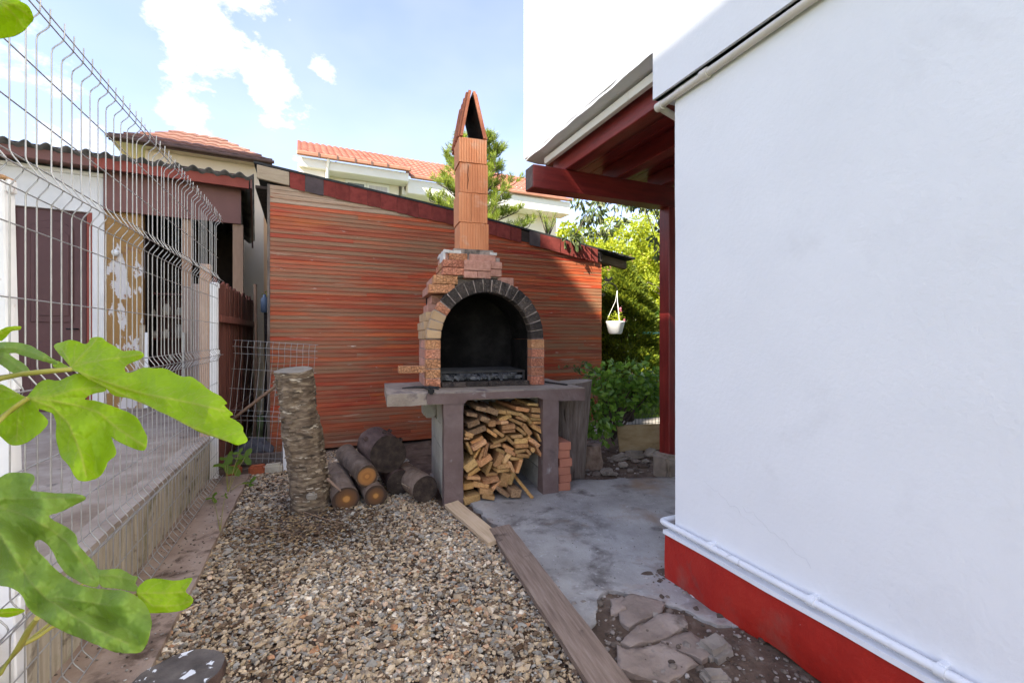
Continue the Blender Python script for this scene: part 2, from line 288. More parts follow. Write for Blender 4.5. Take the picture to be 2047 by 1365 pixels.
def shed_board_mat():
    return mat('worn_red_cladding', [(.28, .05, .019), (.40, .085, .029), (.48, .13, .05)], scale=2.0, stretch=(.8, 6, 5), bump=.3, bscale=12, rand=.12, rough=.55, spec=.35, roff=.012,
            rcols=[(0, (1.08, .80, .70)), (.2, (.74, .78, .95)), (.4, (1.12, 1.05, .95)), (.6, (.78, .92, 1.1)), (.8, (1.0, .72, .70)), (1, (1.2, 1.2, .95))],
            layers=[((.55, .13, .016), .8, .57, .70, (.6, 1, 3.5)), ((.30, .026, .010), 1.0, .55, .66, (.7, 1, 3)), ((.27, .135, .07), 1.3, .44, .60, (.5, 1, 6)), ((.50, .36, .25), 2.6, .63, .74, (.55, 1, 8)), ((.70, .60, .51), 9, .68, .74, (.8, 1, 5)), ((.05, .02, .012), 13, .745, .765, (.8, 1, 1.4))])
CLAD = shed_board_mat()
BAREBOARD = mat('bare_worn_board', [(.30, .17, .10), (.46, .32, .22), (.56, .43, .32)], scale=3, stretch=(.7, 6, 12), bump=.5, bscale=12, rand=.15, layers=[((.30, .08, .03), 3, .56, .68, (.6, 1, 6))])
BROWNP = mat('brown_oil_paint', [(.17, .075, .06), (.225, .10, .082)], scale=3, bump=.2, rand=.05, rough=.55)
DOORP = mat('dark_brown_door_paint', [(.085, .034, .032), (.12, .05, .047)], scale=3, bump=.15, rand=0, rough=.42)
REDFASC = mat('red_fascia_paint', [(.25, .06, .045), (.34, .09, .065)], scale=4, bump=.2, rand=.1)
WHITEWASH = mat('whitewashed_wall', [(.70, .68, .65), (.82, .80, .77)], scale=3, bump=.3, rand=0)
PEEL = mat('peeling_ochre_wall', [(.30, .17, .06), (.38, .22, .085)], scale=4, bump=.5, rand=0, layers=[((.62, .58, .56), 3.0, .545, .565, (1.6, 1.6, .8)), ((.28, .14, .075), 6, .60, .64)])
TANP = mat('tan_painted_post', [(.33, .20, .13), (.43, .28, .19)], scale=6, stretch=(6, 6, 1), bump=.3, rand=.1)
CHIPB = mat('pinkish_chipboard', [(.30, .215, .17), (.42, .32, .265)], scale=60, bump=.3, rand=.1)
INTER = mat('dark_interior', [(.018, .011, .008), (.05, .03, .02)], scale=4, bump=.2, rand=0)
CABI = mat('mahogany_cabinet', [(.07, .013, .010), (.12, .024, .018)], scale=5, stretch=(6, 6, 1), bump=.2, rand=.1, rough=.4)
ETERNIT = mat('corrugated_cement_sheet', [(.04, .038, .036), (.12, .11, .10), (.22, .20, .18)], scale=5, bump=.4, rand=0)
CREAM = mat('cream_render', [(.76, .60, .42), (.82, .67, .49)], scale=2, bump=.2, rand=0)
PEACH = mat('peach_render', [(.70, .44, .25), (.76, .50, .30)], scale=2, bump=.2, rand=0)
OFFWHITE = mat('offwhite_render', [(.72, .66, .55), (.80, .74, .63)], scale=1, bump=.15, rand=0)
SOFFIT = mat('white_soffit_boards', [(.76, .72, .64), (.82, .79, .72)], scale=2, bump=.1, rand=0)
ROOFT = mat('terracotta_roof_tiles', [(.19, .06, .04), (.27, .10, .068), (.34, .15, .105)], scale=3, bump=.3, bscale=20, rand=0)
ROOFT2 = mat('brown_roof_tiles', [(.17, .075, .052), (.25, .125, .088)], scale=3, bump=.3, bscale=20, rand=0)
GUTTER = mat('copper_brown_gutter', [(.30, .13, .08), (.40, .19, .12)], scale=3, bump=0, rand=.05, rough=.4)
DARKEAVE = mat('dark_brown_eave', [(.11, .065, .05), (.17, .10, .08)], scale=4, bump=.1, rand=0)
GLASS = mat('window_glass', [(.10, .12, .14), (.20, .23, .26)], scale=2, bump=0, rand=0, rough=.08, spec=.6)
CURTAIN = mat('striped_curtain', [(.45, .42, .46), (.66, .64, .66)], scale=4, stretch=(8, 1, .1), bump=.2, rand=0)
WHITEPL = mat('white_plastic', [(.76, .76, .74), (.82, .82, .80)], scale=4, bump=0, rand=0, rough=.4)
IRON = mat('black_iron', [(.012, .012, .012), (.03, .028, .026)], scale=20, bump=.3, rand=0, rough=.55, metal=.3)
STEEL = mat('sooty_steel', [(.02, .02, .02), (.06, .057, .055)], scale=12, bump=.2, rand=0, rough=.5, metal=.5)
CLOTH = mat('grey_cloth', [(.05, .05, .058), (.12, .12, .135)], scale=12, bump=.6, rand=0)
GREENP = mat('green_painted_tube', [(.10, .35, .22), (.14, .42, .27)], scale=5, bump=0, rand=0, rough=.4)
HANDLE = mat('worn_wooden_handle', [(.20, .12, .075), (.32, .21, .14)], scale=8, stretch=(6, 6, 1), bump=.3, rand=0)
PAINTWOOD = mat('paint_spattered_wood', [(.05, .042, .035), (.12, .10, .085), (.2, .17, .14)], scale=8, bump=.7, bscale=40, rand=0, layers=[((.82, .82, .80), 9, .55, .565)])
FIGLEAFCOL = None
LAWN = mat('lawn_soil', [(.05, .09, .02), (.09, .15, .035)], scale=4, bump=.4, rand=0)
PATHM = mat('garden_path', [(.2, .18, .15), (.34, .31, .27)], scale=5, bump=.4, rand=0)

# ---------------------------------------------------------------- ground and paving
def grid_mesh(x0, x1, y0, y1, nx, ny, zf):
    xs = np.linspace(x0, x1, nx); ys = np.linspace(y0, y1, ny)
    v = [(x, y, zf(x, y)) for y in ys for x in xs]
    f = [(j * nx + i, j * nx + i + 1, (j + 1) * nx + i + 1, (j + 1) * nx + i) for j in range(ny - 1) for i in range(nx - 1)]
    me = bpy.data.meshes.new('g'); me.from_pydata(v, [], f); me.polygons.foreach_set('use_smooth', [True] * len(f)); return me
def fbm(x, y, s=1.0, seed=0):
    return noise.fractal(Vector((x * s + seed, y * s, seed * .37)), 1.0, 2.0, 4)
g = obj('ground', grid_mesh(-300, 300, -300, 300, 40, 40, lambda x, y: -.14), LAWN); tag(g, kind='structure')
def soil_z(x, y):
    z = -.014 + .012 * fbm(x, y, 3.1) + .004 * fbm(x, y, 14)
    z += .035 * math.exp(-((x - .02) ** 2 / .10 + (y - 3.72) ** 2 / .10))
    if x > 1.08 and y < 2.6: z += .024 * min(1, (2.6 - y) / .4) + .006 * fbm(x, y, 5, 8)
    return z
g = obj('soil_bed', grid_mesh(-.96, 5.2, -1.5, 6.4, 190, 240, soil_z), SOIL); tag(g, kind='structure')

def jag(pts, amp, seg=.06, seed=0):
    out = []; n = len(pts)
    for i in range(n):
        a = Vector((*pts[i], 0)); b = Vector((*pts[(i + 1) % n], 0)); k = max(1, int((b - a).length / seg))
        t = (b - a).normalized(); nn = Vector((-t.y, t.x, 0))
        for j in range(k):
            q = a + (b - a) * j / k; w = noise.fractal(Vector((q.x * 6 + seed, q.y * 6, seed)), 1, 2, 3) * amp
            q += nn * w; out.append((q.x, q.y))
    return out
def plate(name, poly, z0, z1, m, parent=None, seed=0, amp=.004, step=.05):
    """a stone or slab with an uneven top: grid-filled outline"""
    xs = [p[0] for p in poly]; ys = [p[1] for p in poly]
    pts = [Vector(p) for p in poly]; n = len(pts); edges = [(i, (i + 1) % n) for i in range(n)]
    x = min(xs)
    while x < max(xs):
        y = min(ys)
        while y < max(ys):
            q = (x + random.uniform(-.2, .2) * step, y + random.uniform(-.2, .2) * step); inside = False; j = n - 1
            for i in range(n):
                if (ys[i] > q[1]) != (ys[j] > q[1]) and q[0] < (xs[j] - xs[i]) * (q[1] - ys[i]) / (ys[j] - ys[i]) + xs[i]: inside = not inside
                j = i
            if inside: pts.append(Vector(q))
            y += step
        x += step
    vo, _, fo, *_ = delaunay_2d_cdt(pts, edges, [], 1, 1e-5)
    nv = len(vo); v = [(q.x, q.y, z1 + amp * fbm(q.x, q.y, 5, seed) + amp * .6 * fbm(q.x, q.y, 17, seed)) for q in vo]
    f = [tuple(t) for t in fo]
    cnt = {}
    for t in f:
        for a, b in ((t[0], t[1]), (t[1], t[2]), (t[2], t[0])): cnt[(a, b)] = 1
    bd = [(a, b) for (a, b) in cnt if (b, a) not in cnt]
    idx = {}
    for a, b in bd:
        for q in (a, b):
            if q not in idx: idx[q] = len(v); v.append((v[q][0], v[q][1], z0))
    f += [(b, a, idx[a], idx[b]) for a, b in bd]
    me = bpy.data.meshes.new(name); me.from_pydata(v, [], f); 
    me.polygons.foreach_set('use_smooth', [len(p.vertices) == 3 for p in me.polygons])
    return obj(name, me, m, parent)
pat = [(1.10, 3.52), (1.14, 2.9), (1.11, 2.2), (1.12, 1.78), (1.20, 1.80), (1.28, 1.96), (1.40, 2.02), (1.50, 1.90), (1.58, 1.80), (1.66, 1.62), (1.74, 1.50), (1.95, 1.50), (3.6, 1.9), (3.6, 3.25), (2.75, 3.50), (2.35, 3.60), (2.12, 3.68), (2.06, 4.3), (.98, 4.4), (.98, 3.62)]
g = plate('patio_concrete', jag(pat, .04, .025), -.10, .020, CONC, amp=.006, step=.05); tag(g, kind='structure')

g = MB()
st = obj('concrete_strip', rough_mesh(MB().box(-.98, -.625, .2, 5.02, -.12, .028), 5, .008, 4), STRIPC); tag(st, kind='structure')
yd = plate('neighbour_yard', jag([(-.99, -.5), (-.99, 5.05), (-.95, 7.0), (-.92, 8.2), (-9, 8.2), (-9, -.5)], .004, .3), -.1, .405, YARDC, amp=.02, step=.35); tag(yd, kind='structure')
rw = empty('retaining_wall', (-.97, 0, 0), 0, 'board-formed concrete retaining wall with moss and cracks behind the tall wire fence', 'wall')
y = .3; k = 0
while y < 5.0:
    w = min(random.uniform(.9, 1.3), 5.02 - y)
    if 5.02 - (y + w) < .25: w = 5.02 - y
    mb = MB(); yy = y
    while yy < y + w - .01:
        ww = min(random.uniform(.07, .13), y + w - yy); o = random.uniform(0, .007)
        mb.box(-.08, .012 + o, yy, yy + ww - .0015, -.08, .39 + random.uniform(-.003, .003)); yy += ww
    obj('panel', mb.mesh('p', bevel=.002), RETAIN, rw); y += w + .012; k += 1
cp = obj('coping', rough_mesh(MB().box(-.10, .03, .3, 5.02, .392, .418), 5, .009, 9), YARDC, rw)

# ---------------------------------------------------------------- gravel: tens of thousands of small stones
def gravel():
    ico = bmesh.new(); bmesh.ops.create_icosphere(ico, subdivisions=1, radius=1); V = np.array([v.co[:] for v in ico.verts]); Fc = np.array([[v.index for v in f.verts] for f in ico.faces]); ico.free()
    pts = []
    def right_edge(y): return 0.955 + (.0 if y > 3.5 else (3.5 - y) * .115 if y > 2.75 else .1 - (2.75 - y) * .06)
    while len(pts) < 54000:
        x = random.uniform(-.635, 1.12); y = 1.0 + 4.75 * random.random() ** 1.25
        if x > right_edge(y) - .005: continue
        if y > 3.55 and x > .88: continue
        if y > 5.75 or (y > 5.25 and x < -.5): continue
        # thin, dirty patches where the soil shows through
        dirt = math.exp(-((x + .16) ** 2 / .14 + (y - 3.68) ** 2 / .10)) * .78 + .75 * max(0, fbm(x, y, 2.2, 5)) + .55 * math.exp(-((x - .55) ** 2 / .02 + (y - 2.2) ** 2 / .03)) * .6
        if random.random() < dirt: continue
        pts.append((x, y))
    pts = np.array(pts); n = len(pts)
    var = V[None] * (1 + rng.uniform(-.42, .38, (40, 12, 1)))
    base = var[rng.integers(0, 40, n)]
    s = rng.lognormal(math.log(.0078), .42, n).clip(.0032, .021)
    sc = np.stack([s * rng.uniform(.9, 1.5, n), s * rng.uniform(.7, 1.05, n), s * rng.uniform(.38, .75, n)], 1)
    P = base * sc[:, None]
    ax = rng.normal(0, .42, n); az = rng.uniform(0, 6.283, n)
    ca, sa = np.cos(ax)[:, None], np.sin(ax)[:, None]
    y2 = P[:, :, 1] * ca - P[:, :, 2] * sa; z2 = P[:, :, 1] * sa + P[:, :, 2] * ca
    cz, sz = np.cos(az)[:, None], np.sin(az)[:, None]
    x3 = P[:, :, 0] * cz - y2 * sz; y3 = P[:, :, 0] * sz + y2 * cz
    zb = np.array([soil_z(a, b) for a, b in pts]) + .004 + rng.uniform(0, .016, n)
    W = np.stack([x3 + pts[:, 0:1], y3 + pts[:, 1:2], z2 + zb[:, None]], 2).reshape(-1, 3)
    F = (Fc[None] + (np.arange(n) * 12)[:, None, None]).reshape(-1, 3)
    me = bpy.data.meshes.new('gravel'); me.from_pydata(W.tolist(), [], F.tolist())
    a = me.attributes.new('tone', 'FLOAT', 'POINT'); t = rng.uniform(0, 1, n)
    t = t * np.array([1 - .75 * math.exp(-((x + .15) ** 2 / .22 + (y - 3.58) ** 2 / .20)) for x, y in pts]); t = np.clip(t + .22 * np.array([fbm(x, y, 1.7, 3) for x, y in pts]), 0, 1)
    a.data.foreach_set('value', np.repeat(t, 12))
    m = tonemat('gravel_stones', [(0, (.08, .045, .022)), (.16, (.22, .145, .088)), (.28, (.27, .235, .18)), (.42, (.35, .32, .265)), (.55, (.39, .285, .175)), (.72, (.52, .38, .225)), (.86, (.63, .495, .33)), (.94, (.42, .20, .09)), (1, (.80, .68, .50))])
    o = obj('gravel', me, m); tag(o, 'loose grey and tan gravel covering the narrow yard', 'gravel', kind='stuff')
gravel()

def pebbles():
    """loose crumbs and small rubble on the bare soil by the house and behind the barbecue"""
    mb = MB(); ico = bmesh.new(); bmesh.ops.create_icosphere(ico, subdivisions=1, radius=1); V = [v.co.copy() for v in ico.verts]; F = [tuple(v.index for v in f.verts) for f in ico.faces]; ico.free()
    spots = [(random.uniform(1.12, 1.78), random.uniform(.8, 2.05), random.lognormvariate(math.log(.006), .5)) for _ in range(900)] + [(random.uniform(2.1, 3.9), random.uniform(3.62, 4.6), random.lognormvariate(math.log(.012), .55)) for _ in range(420)] + \
            [(random.uniform(1.1, 2.4), random.uniform(2.0, 3.4), random.uniform(.0015, .004)) for _ in range(260)] + [(random.uniform(-.97, -.63), random.uniform(1.2, 5), random.uniform(.002, .006)) for _ in range(500)]
    tones = []
    for x, y, s in spots:
        s = min(s, .045); zz = soil_z(x, y) if not (1.1 < x < 2.4 and 2.05 < y < 3.4) else .026
        if x < -.6: zz = .03
        q = Matrix.Rotation(random.uniform(0, 6), 3, 'Z') @ Matrix.Rotation(random.uniform(-.4, .4), 3, 'X')
        mb.add([q @ Vector((v.x * s * 1.3 * random.uniform(.8, 1.2), v.y * s * random.uniform(.8, 1.2), v.z * s * .6)) + Vector((x, y, zz + s * .35)) for v in V], F); t = random.random(); tones += [t] * 12
    me = bpy.data.meshes.new('pebbles'); me.from_pydata(mb.v, [], mb.f); a = me.attributes.new('tone', 'FLOAT', 'POINT'); a.data.foreach_set('value', tones)
    o = obj('rubble', me, tonemat('rubble_stone', [(0, (.07, .048, .033)), (.4, (.16, .125, .095)), (.8, (.27, .225, .185)), (1, (.46, .42, .37))])); tag(o, 'small stones and crumbs scattered on the bare soil beside the house', 'rubble', kind='stuff')
pebbles()

# litter: dry straw and twigs on the gravel
def litter():
    mb = MB()
    for _ in range(420):
        x, y = random.uniform(-.6, .98), random.uniform(1.5, 3.7); l = random.lognormvariate(math.log(.035), .55); a = random.uniform(0, 6.28); z = soil_z(x, y) + .024
        p = Vector((x, y, z)); d = Vector((math.cos(a), math.sin(a), random.uniform(-.1, .25))) * l; b = Vector((random.uniform(-.2, .2), random.uniform(-.2, .2), 0)) * l
        mb.tube([p, p + d * .5 + b, p + d], random.uniform(.0006, .0015), 4, False)
    for _ in range(900):
        k = random.random()
        x, y = (random.gauss(-.15, .26), random.gauss(3.5, .25)) if k < .55 else (random.uniform(-.6, .98), random.uniform(1.4, 3.8))
        if not (-.62 < x < .97): continue
        z = soil_z(x, y) + random.uniform(.018, .03); a = random.uniform(0, 6.28); l = random.uniform(.006, .02); w = l * random.uniform(.3, .7); c, s_ = math.cos(a), math.sin(a)
        mb.add([(x - c * l, y - s_ * l, z), (x + s_ * w, y - c * w, z + random.uniform(0, .008)), (x + c * l, y + s_ * l, z + random.uniform(-.003, .006)), (x - s_ * w, y + c * w, z + random.uniform(0, .008))], [(0, 1, 2, 3)])
    o = obj('straw_litter', mb.mesh('s'), mat('dry_straw', [(.09, .05, .025), (.26, .165, .075), (.5, .38, .2)], scale=9, rand=0, bump=0)); tag(o, 'dry straw and thin twigs scattered over the gravel', 'straw', kind='stuff')
litter()
def twig(pts, r, label, mm=None):
    o = obj('twig', MB().tube(pts, [r * 1.2] + [r] * (len(pts) - 2) + [r * .5], 5).mesh('t'), mm or HANDLE); tag(o, label, 'twig'); return o
twig([on_z(470, 1052, .03), on_z(520, 1060, .04), on_z(580, 1063, .045)], .004, 'long pale twig lying on dark soil left of the birch stump')
twig([on_z(605, 1022, .03), on_z(640, 1034, .05), on_z(690, 1047, .03)], .0035, 'thin bent twig lying in front of the birch stump')

# ---------------------------------------------------------------- white house on the right, its pipes and porch
XH = 1.793; XU = 1.755; YC = 1.952
hs = empty('white_house', (XH, YC, 0), 0, 'white plastered house with red painted plinth beside the concrete path', 'house')
def wallsheet(y0, y1, z0, z1, x, amp, seed):
    ny = int((y1 - y0) / .04); nz = int((z1 - z0) / .04)
    v = []; f = []
    for j in range(nz + 1):
        for i in range(ny + 1):
            yy = y0 + (y1 - y0) * i / ny; zz = z0 + (z1 - z0) * j / nz
            v.append((x + amp * .7 * fbm(yy, zz, .9, seed) + amp * .16 * fbm(yy * .5, zz, 6, seed + 2), yy, zz))
    n = ny + 1
    for j in range(nz):
        for i in range(ny): f.append((j * n + i, (j + 1) * n + i, (j + 1) * n + i + 1, j * n + i + 1))
    return v, f
def body(y0, y1, z0, z1, x, seed, x1=9.0):
    mb = MB(); v, f = wallsheet(y0, y1, z0, z1, x, .006, seed); mb.add(v, f, True)
    mb.box(x + .03, x1, y0, y1 - .002, z0 + .001, z1)
    # end face
    mb.add([(x, y1, z0), (x1, y1, z0), (x1, y1, z1), (x, y1, z1)], [(0, 1, 2, 3)]); mb.add([(x - .004, y0, z0), (x1, y0, z0), (x1, y0 + .03, z0), (x - .004, y1, z0)], [(0, 1, 2, 3)])
    return mb.mesh('wall')
off = Vector((-XH, -YC, 0))
def hobj(name, me, m, parent=hs, **k): return obj(name, me, m, parent, loc=off, **k)
hobj('wall', body(-7, YC, .25, 2.80, XH, 1), PLASTER)
mb = MB(); v, f = wallsheet(-7, 2.09, 2.70, 3.0, XU, .006, 4); mb.add(v, f, True); v, f = wallsheet(-7, 3.87, 3.0, 6.4, XU, .006, 4); mb.add(v, f, True)
mb.box(XU + .012, XU + .04, -7, 2.09, 2.70, 3.0); mb.add([(XU, 2.09, 2.70), (XU + .3, 2.09, 2.70), (XU + .3, 2.09, 3.0), (XU, 2.09, 3.0)], [(0, 1, 2, 3)])
mb.add([(XU - .004, -7, 2.70), (XU + .5, -7, 2.70), (XU + .5, 2.09, 2.70), (XU - .004, 2.09, 2.70)], [(0, 1, 2, 3)])
mb.box(XU + .02, 9, -7, 3.868, 3.02, 6.4); mb.add([(XU - .004, 3.87, 3.0), (9, 3.87, 3.0), (9, 3.87, 6.4), (XU - .004, 3.87, 6.4)], [(0, 1, 2, 3)])
hobj('upper_wall', mb.mesh('u'), PLASTER)
CRK = mat('plaster_crack', [(.56, .56, .57), (.64, .64, .65)], rand=0, bump=0)
for (y0, z0, y1, z1, k_) in ((1.75, .62, 1.45, .50, 1), (1.52, .57, 1.20, .44, 2)):
    pts = [(XH - .0012, y0 + (y1 - y0) * t / 24 + .012 * noise.noise(Vector((t * .6, k_, 0))), z0 + (z1 - z0) * t / 24 + .025 * noise.fractal(Vector((t * .35, k_ * 3, 1)), 1, 2, 3)) for t in range(25)]
    hobj('hairline_crack', MB().tube(pts, .0005, 4, False).mesh('c'), CRK)
hobj('slab_edge', rough_mesh(MB().box(XU + .006, 6, 2.10, 3.86, 2.975, 3.012), 5, .010, 6), PLASTER)
mb = MB(); mb.box(XU - .2, 9.3, -7.3, 4.2, 6.4, 6.6)
hobj('roof', mb.mesh('r', bevel=.01), ROOFT)
# red plinth, its top edge painted white, lower edge broken away
ny = 90; v = []; f = []
for i in range(ny + 1):
    yy = -3 + (1.99 + 3) * i / ny
    brk = max(0, .09 * math.exp(-((yy - 1.35) / .22) ** 2) + .06 * math.exp(-((yy - 1.05) / .18) ** 2) + .012 * fbm(yy, 0, 6, 2)) if yy < 1.75 else 0
    xo = 1.752 + .006 * fbm(yy, 1, 4, 3)
    for z, dx in ((-.06 + brk, .02 if brk > .03 else 0), (.03 + brk * .9, 0), (.12 + brk * .4, -.002), (.2, 0), (.262 + .004 * fbm(yy, 2, 5, 6), .003)): v.append((xo + dx, yy, z))
k = 5
for i in range(ny):
    for j in range(k - 1): f.append((i * k + j, i * k + j + 1, (i + 1) * k + j + 1, (i + 1) * k + j))
mb = MB().add(v, f, True); e = v[-k:]; mb.add(list(e) + [(2.6, 1.99, z[2]) for z in e], [(j, j + 1, j + 1 + k, j + k) for j in range(k - 1)]); mb.box(1.82, 9, -3, 1.985, -.2, .24)
hobj('plinth', mb.mesh('pl'), REDPAINT)
hobj('plinth_ledge', rough_mesh(MB().box(1.746, 1.86, -3, 1.995, .264, .285), 5, .007, 7), PLASTER)
hobj('foundation', rough_mesh(MB().box(1.80, 2.0, -3, 1.96, -.12, .2), 5, .03, 5), CEMENT)
def rounded(pts, r=.05, n=5):
    pts = [Vector(p) for p in pts]; out = [pts[0]]
    for a, b, c in zip(pts, pts[1:], pts[2:]):
        p0 = b + (a - b).normalized() * r; p1 = b + (c - b).normalized() * r
        for i in range(n + 1):
            t = i / n; out.append(p0.lerp(b, t).lerp(b.lerp(p1, t), t))
    return out + [pts[-1]]
low = [(1.768, -3, .325), (1.762, 0, .322), (1.764, 1.0, .318), (1.764, 2.035, .314), (2.3, 2.035, .316)]
lp = hobj('low_pipe', MB().tube(low[:1] + [Vector(low[0]).lerp(Vector(low[1]), .5)] + rounded(low[1:], .03), .0155, 10).mesh('p'), PIPE)
cl = MB().tube([(0, -.014, 0), (0, .014, 0)], .0195, 12).box(0, .035, -.012, .012, -.004, .022).mesh('clip', bevel=.002)
for yy in (1.68, 1.18, .78, .2): o = obj('pipe_clip', cl, PIPE, lp, loc=(1.764, yy, .318))
up = [(1.768, -4, 2.665), (1.768, 1.0, 2.668), (1.768, 2.055, 2.648), (1.95, 2.06, 2.60)]
upo = hobj('gutter_pipe', MB().tube(up[:2] + rounded(up[1:], .04)[1:], .019, 10).mesh('p'), BEIGEPIPE)
cl2 = MB().tube([(0, -.022, 0), (0, .022, 0)], .0255, 12).mesh('sl', bevel=.002)
obj('pipe_sleeve', cl2, BEIGEPIPE, upo, loc=(1.768, 1.72, 2.656)); obj('pipe_sleeve', cl2, BEIGEPIPE, upo, loc=(1.768, 2.045, 2.647))
obj('pipe_clip', cl, BEIGEPIPE, upo, loc=(1.768, 1.86, 2.652))

pg = empty('timber_porch', (3.14, 3.50, .2), 0, 'maroon stained timber porch frame under the white upper floor', 'porch')
po = Vector((-3.14, -3.50, -.2))
def pobj(name, me, m, **k): return obj(name, me, m, pg, loc=po, **k)
pobj('post', MB().box(3.075, 3.215, 3.43, 3.57, .205, 2.59).mesh('p', bevel=.006), MAROON)
bmx = Matrix.Translation((0, 0, 0))
mbm = MB().box(1.632, 3.4, 3.425, 3.575, 2.592, 2.785).mesh('b', bevel=.006)
MAROON_X = mat('maroon_wood_stain_beam', [(.10, .012, .012), (.19, .022, .019), (.26, .034, .028)], scale=3, stretch=(1, 8, 8), bump=.3, bscale=30, rough=.32, rand=.1, spec=.5)
bo = pobj('beam', mbm, MAROON_X)
obj('beam_end', MB().box(1.628, 1.6315, 3.432, 3.568, 2.60, 2.778).mesh('e'), ENDGRAIN, bo)
for x0 in (1.945, 2.47, 3.0):
    pobj('rafter', MB().box(x0, x0 + .11, 1.96, 3.66, 2.787, 2.93).mesh('r', bevel=.005), MAROON_Y)
xx = 1.94
while xx < 3.6:
    pobj('ceiling_board', MB().box(xx, xx + .116, 1.965, 3.80, 2.932, 2.95).mesh('c', bevel=.002), MAROON_Y); xx += .119
for (a, b) in ((2.1, 2.45), (2.454, 3.66)):
    pobj('fascia_board', MB().box(1.855, 1.895, a, b, 2.893, 2.952).mesh('f', bevel=.003), PALEWOOD if False else SOFFIT)
pobj('wall_plate', MB().box(2.0, 3.5, 1.966, 2.03, 2.60, 2.785).mesh('w', bevel=.004), MAROON_X)
s_ = obj('footing_stone', rough_mesh(MB().box(-.12, .13, -.11, .11, -.05, .205), 4, .03, 6, 3, bevel=.03), STONE, loc=(3.13, 3.49, 0)); tag(s_, 'squared grey footing stone under the maroon porch post', 'stone')

# ---------------------------------------------------------------- the plank shed
SH = Frame(-.526, 5.83, 1.85)
shed = empty('plank_shed', SH.o, SH.r, 'red and orange stained plank shed with a lean-to roof behind the barbecue', 'shed')
def rake(x):      # underside height of the roof edge along the front
    pts = [(-.3, 3.10), (.1, 3.065), (2.12, 2.825), (4.55, 2.475), (5.3, 2.37)]
    for (a, za), (b, zb) in zip(pts, pts[1:]):
        if x <= b: return za + (zb - za) * (x - a) / (b - a)
    return pts[-1][1]
WID = 4.545; z = .02; i = 0; BH = .049
while z < 3.08:
    h = BH * random.uniform(.96, 1.04); zt = z + h - .0012; zc = lambda x: min(zt, rake(x) + .03)
    # right end where the board meets the sloping roof
    xe = WID
    if zt > rake(WID) + .03:
        lo, hi = 0, WID
        for _ in range(30):
            mid = (lo + hi) / 2
            if rake(mid) + .03 > zt: lo = mid
            else: hi = mid
        xt = lo; lo, hi = 0, WID
        for _ in range(30):
            mid = (lo + hi) / 2
            if rake(mid) + .03 > z: lo = mid
            else: hi = mid
        xb = lo
    else: xt = xb = WID
    if xb < .1: break
    poly = [(0, z), (xb, z), (max(xt, .02), zt), (0, zt)]
    o = random.uniform(0, .0022); n = len(poly); gi = .006 if i % 2 else .0088; dz = random.uniform(-.002, .002)
    # shiplap profile: face leans out slightly, top edge chamfered
    v = [(0, -gi - o, z), (xb, -gi - o, z), (xb, -.0105 - o, z + .0035), (0, -.0105 - o, z + .0035), (0, -.010 - o, zt - .004), (max(xt, .02), -.010 - o, zt - .004), (max(xt, .02), -.004 - o, zt), (0, -.004 - o, zt), (0, .012, z), (xb, .012, z), (max(xt, .02), .012, zt), (0, .012, zt)]
    f = [(0, 1, 2, 3), (3, 2, 5, 4), (4, 5, 6, 7), (0, 8, 9, 1), (7, 6, 10, 11), (8, 11, 10, 9), (0, 3, 4, 7, 11, 8), (1, 9, 10, 6, 5, 2)]
    mm = CLAD
    if z > 2.84: mm = BAREBOARD
    js = [0.0]
    while js[-1] < WID: js.append(js[-1] + random.choice((1.1, 1.6, 2.2, 2.2, 3.0)) * random.uniform(.8, 1.1))
    for ja, jb in zip(js, js[1:]):
        if ja >= min(xb, max(xt, .02)) - .05: continue
        last = jb >= min(xb, max(xt, .02)) - .05; pj_ = random.uniform(-.0008, .0008)
        vv = [((x if last else jb - .0015) if x > .01 else ja, y + pj_, z_) for x, y, z_ in v]
        obj('board', MB().add(vv, f).mesh('b'), mm, shed)
        if last: break
    z += h; i += 1
for x0, x1, nm in ((-.030, -.002, 'corner_strip'),):
    obj(nm, MB().box(x0, x1, -.012, .03, .0, rake(0) - .0).mesh('c', bevel=.002), OLDWOOD, shed)
obj('side_wall', MB().box(-.012, .0, .012, 3.0, .0, 3.04).mesh('s'), DARKWOOD, shed)
obj('back_wall', MB().add([(0, 3, 0), (WID, 3, 0), (WID, 3, 2.5), (0, 3, 3.05)], [(0, 1, 2, 3)]).mesh('s'), DARKWOOD, shed)
obj('side_wall', MB().box(WID - .012, WID - .001, .012, 3.0, .0, 2.47).mesh('s'), CLAD, shed)
# rake boards: shingle squares nailed along the edge
x = .20; k = 0; sc = random.Random(3)
rb = obj('rake_board', MB().prism([(-.02, rake(-.02) + .03), (2.12, rake(2.12) + .03), (WID, rake(WID) + .03), (WID, rake(WID) + .17), (2.12, rake(2.12) + .185), (-.02, rake(-.02) + .175)], -.022, -.0165).mesh('r'), DARKWOOD, shed)
while x < 4.40:
    w = sc.choice((.135, .16, .175, .2)); 
    if 3.12 < x < 3.25: x += .12; continue
    x1 = min(x + w, 4.45); dr = sc.uniform(-.006, .006) - (.008 if x > 3.2 else 0)
    za, zb = rake(x) + .0 + dr, rake(x1) + .0 + dr
    grey = k in (1, 13, 17); rot = sc.uniform(-.008, .008)
    mb = MB().prism([(x + .001, za), (x1 - .001, zb + rot), (x1 - .001, rake(x1) + .192), (x + .001, rake(x) + .192)], -.029 - (k % 2) * .002 - (.018 if x > 3.2 else 0), -.0245 - (k % 2) * .002 - (.018 if x > 3.2 else 0))
    obj('shingle', mb.mesh('s'), SHINGLEGREY if grey else SHINGLE, shed); x = x1 + (.012 if x > 3.6 else 0); k += 1
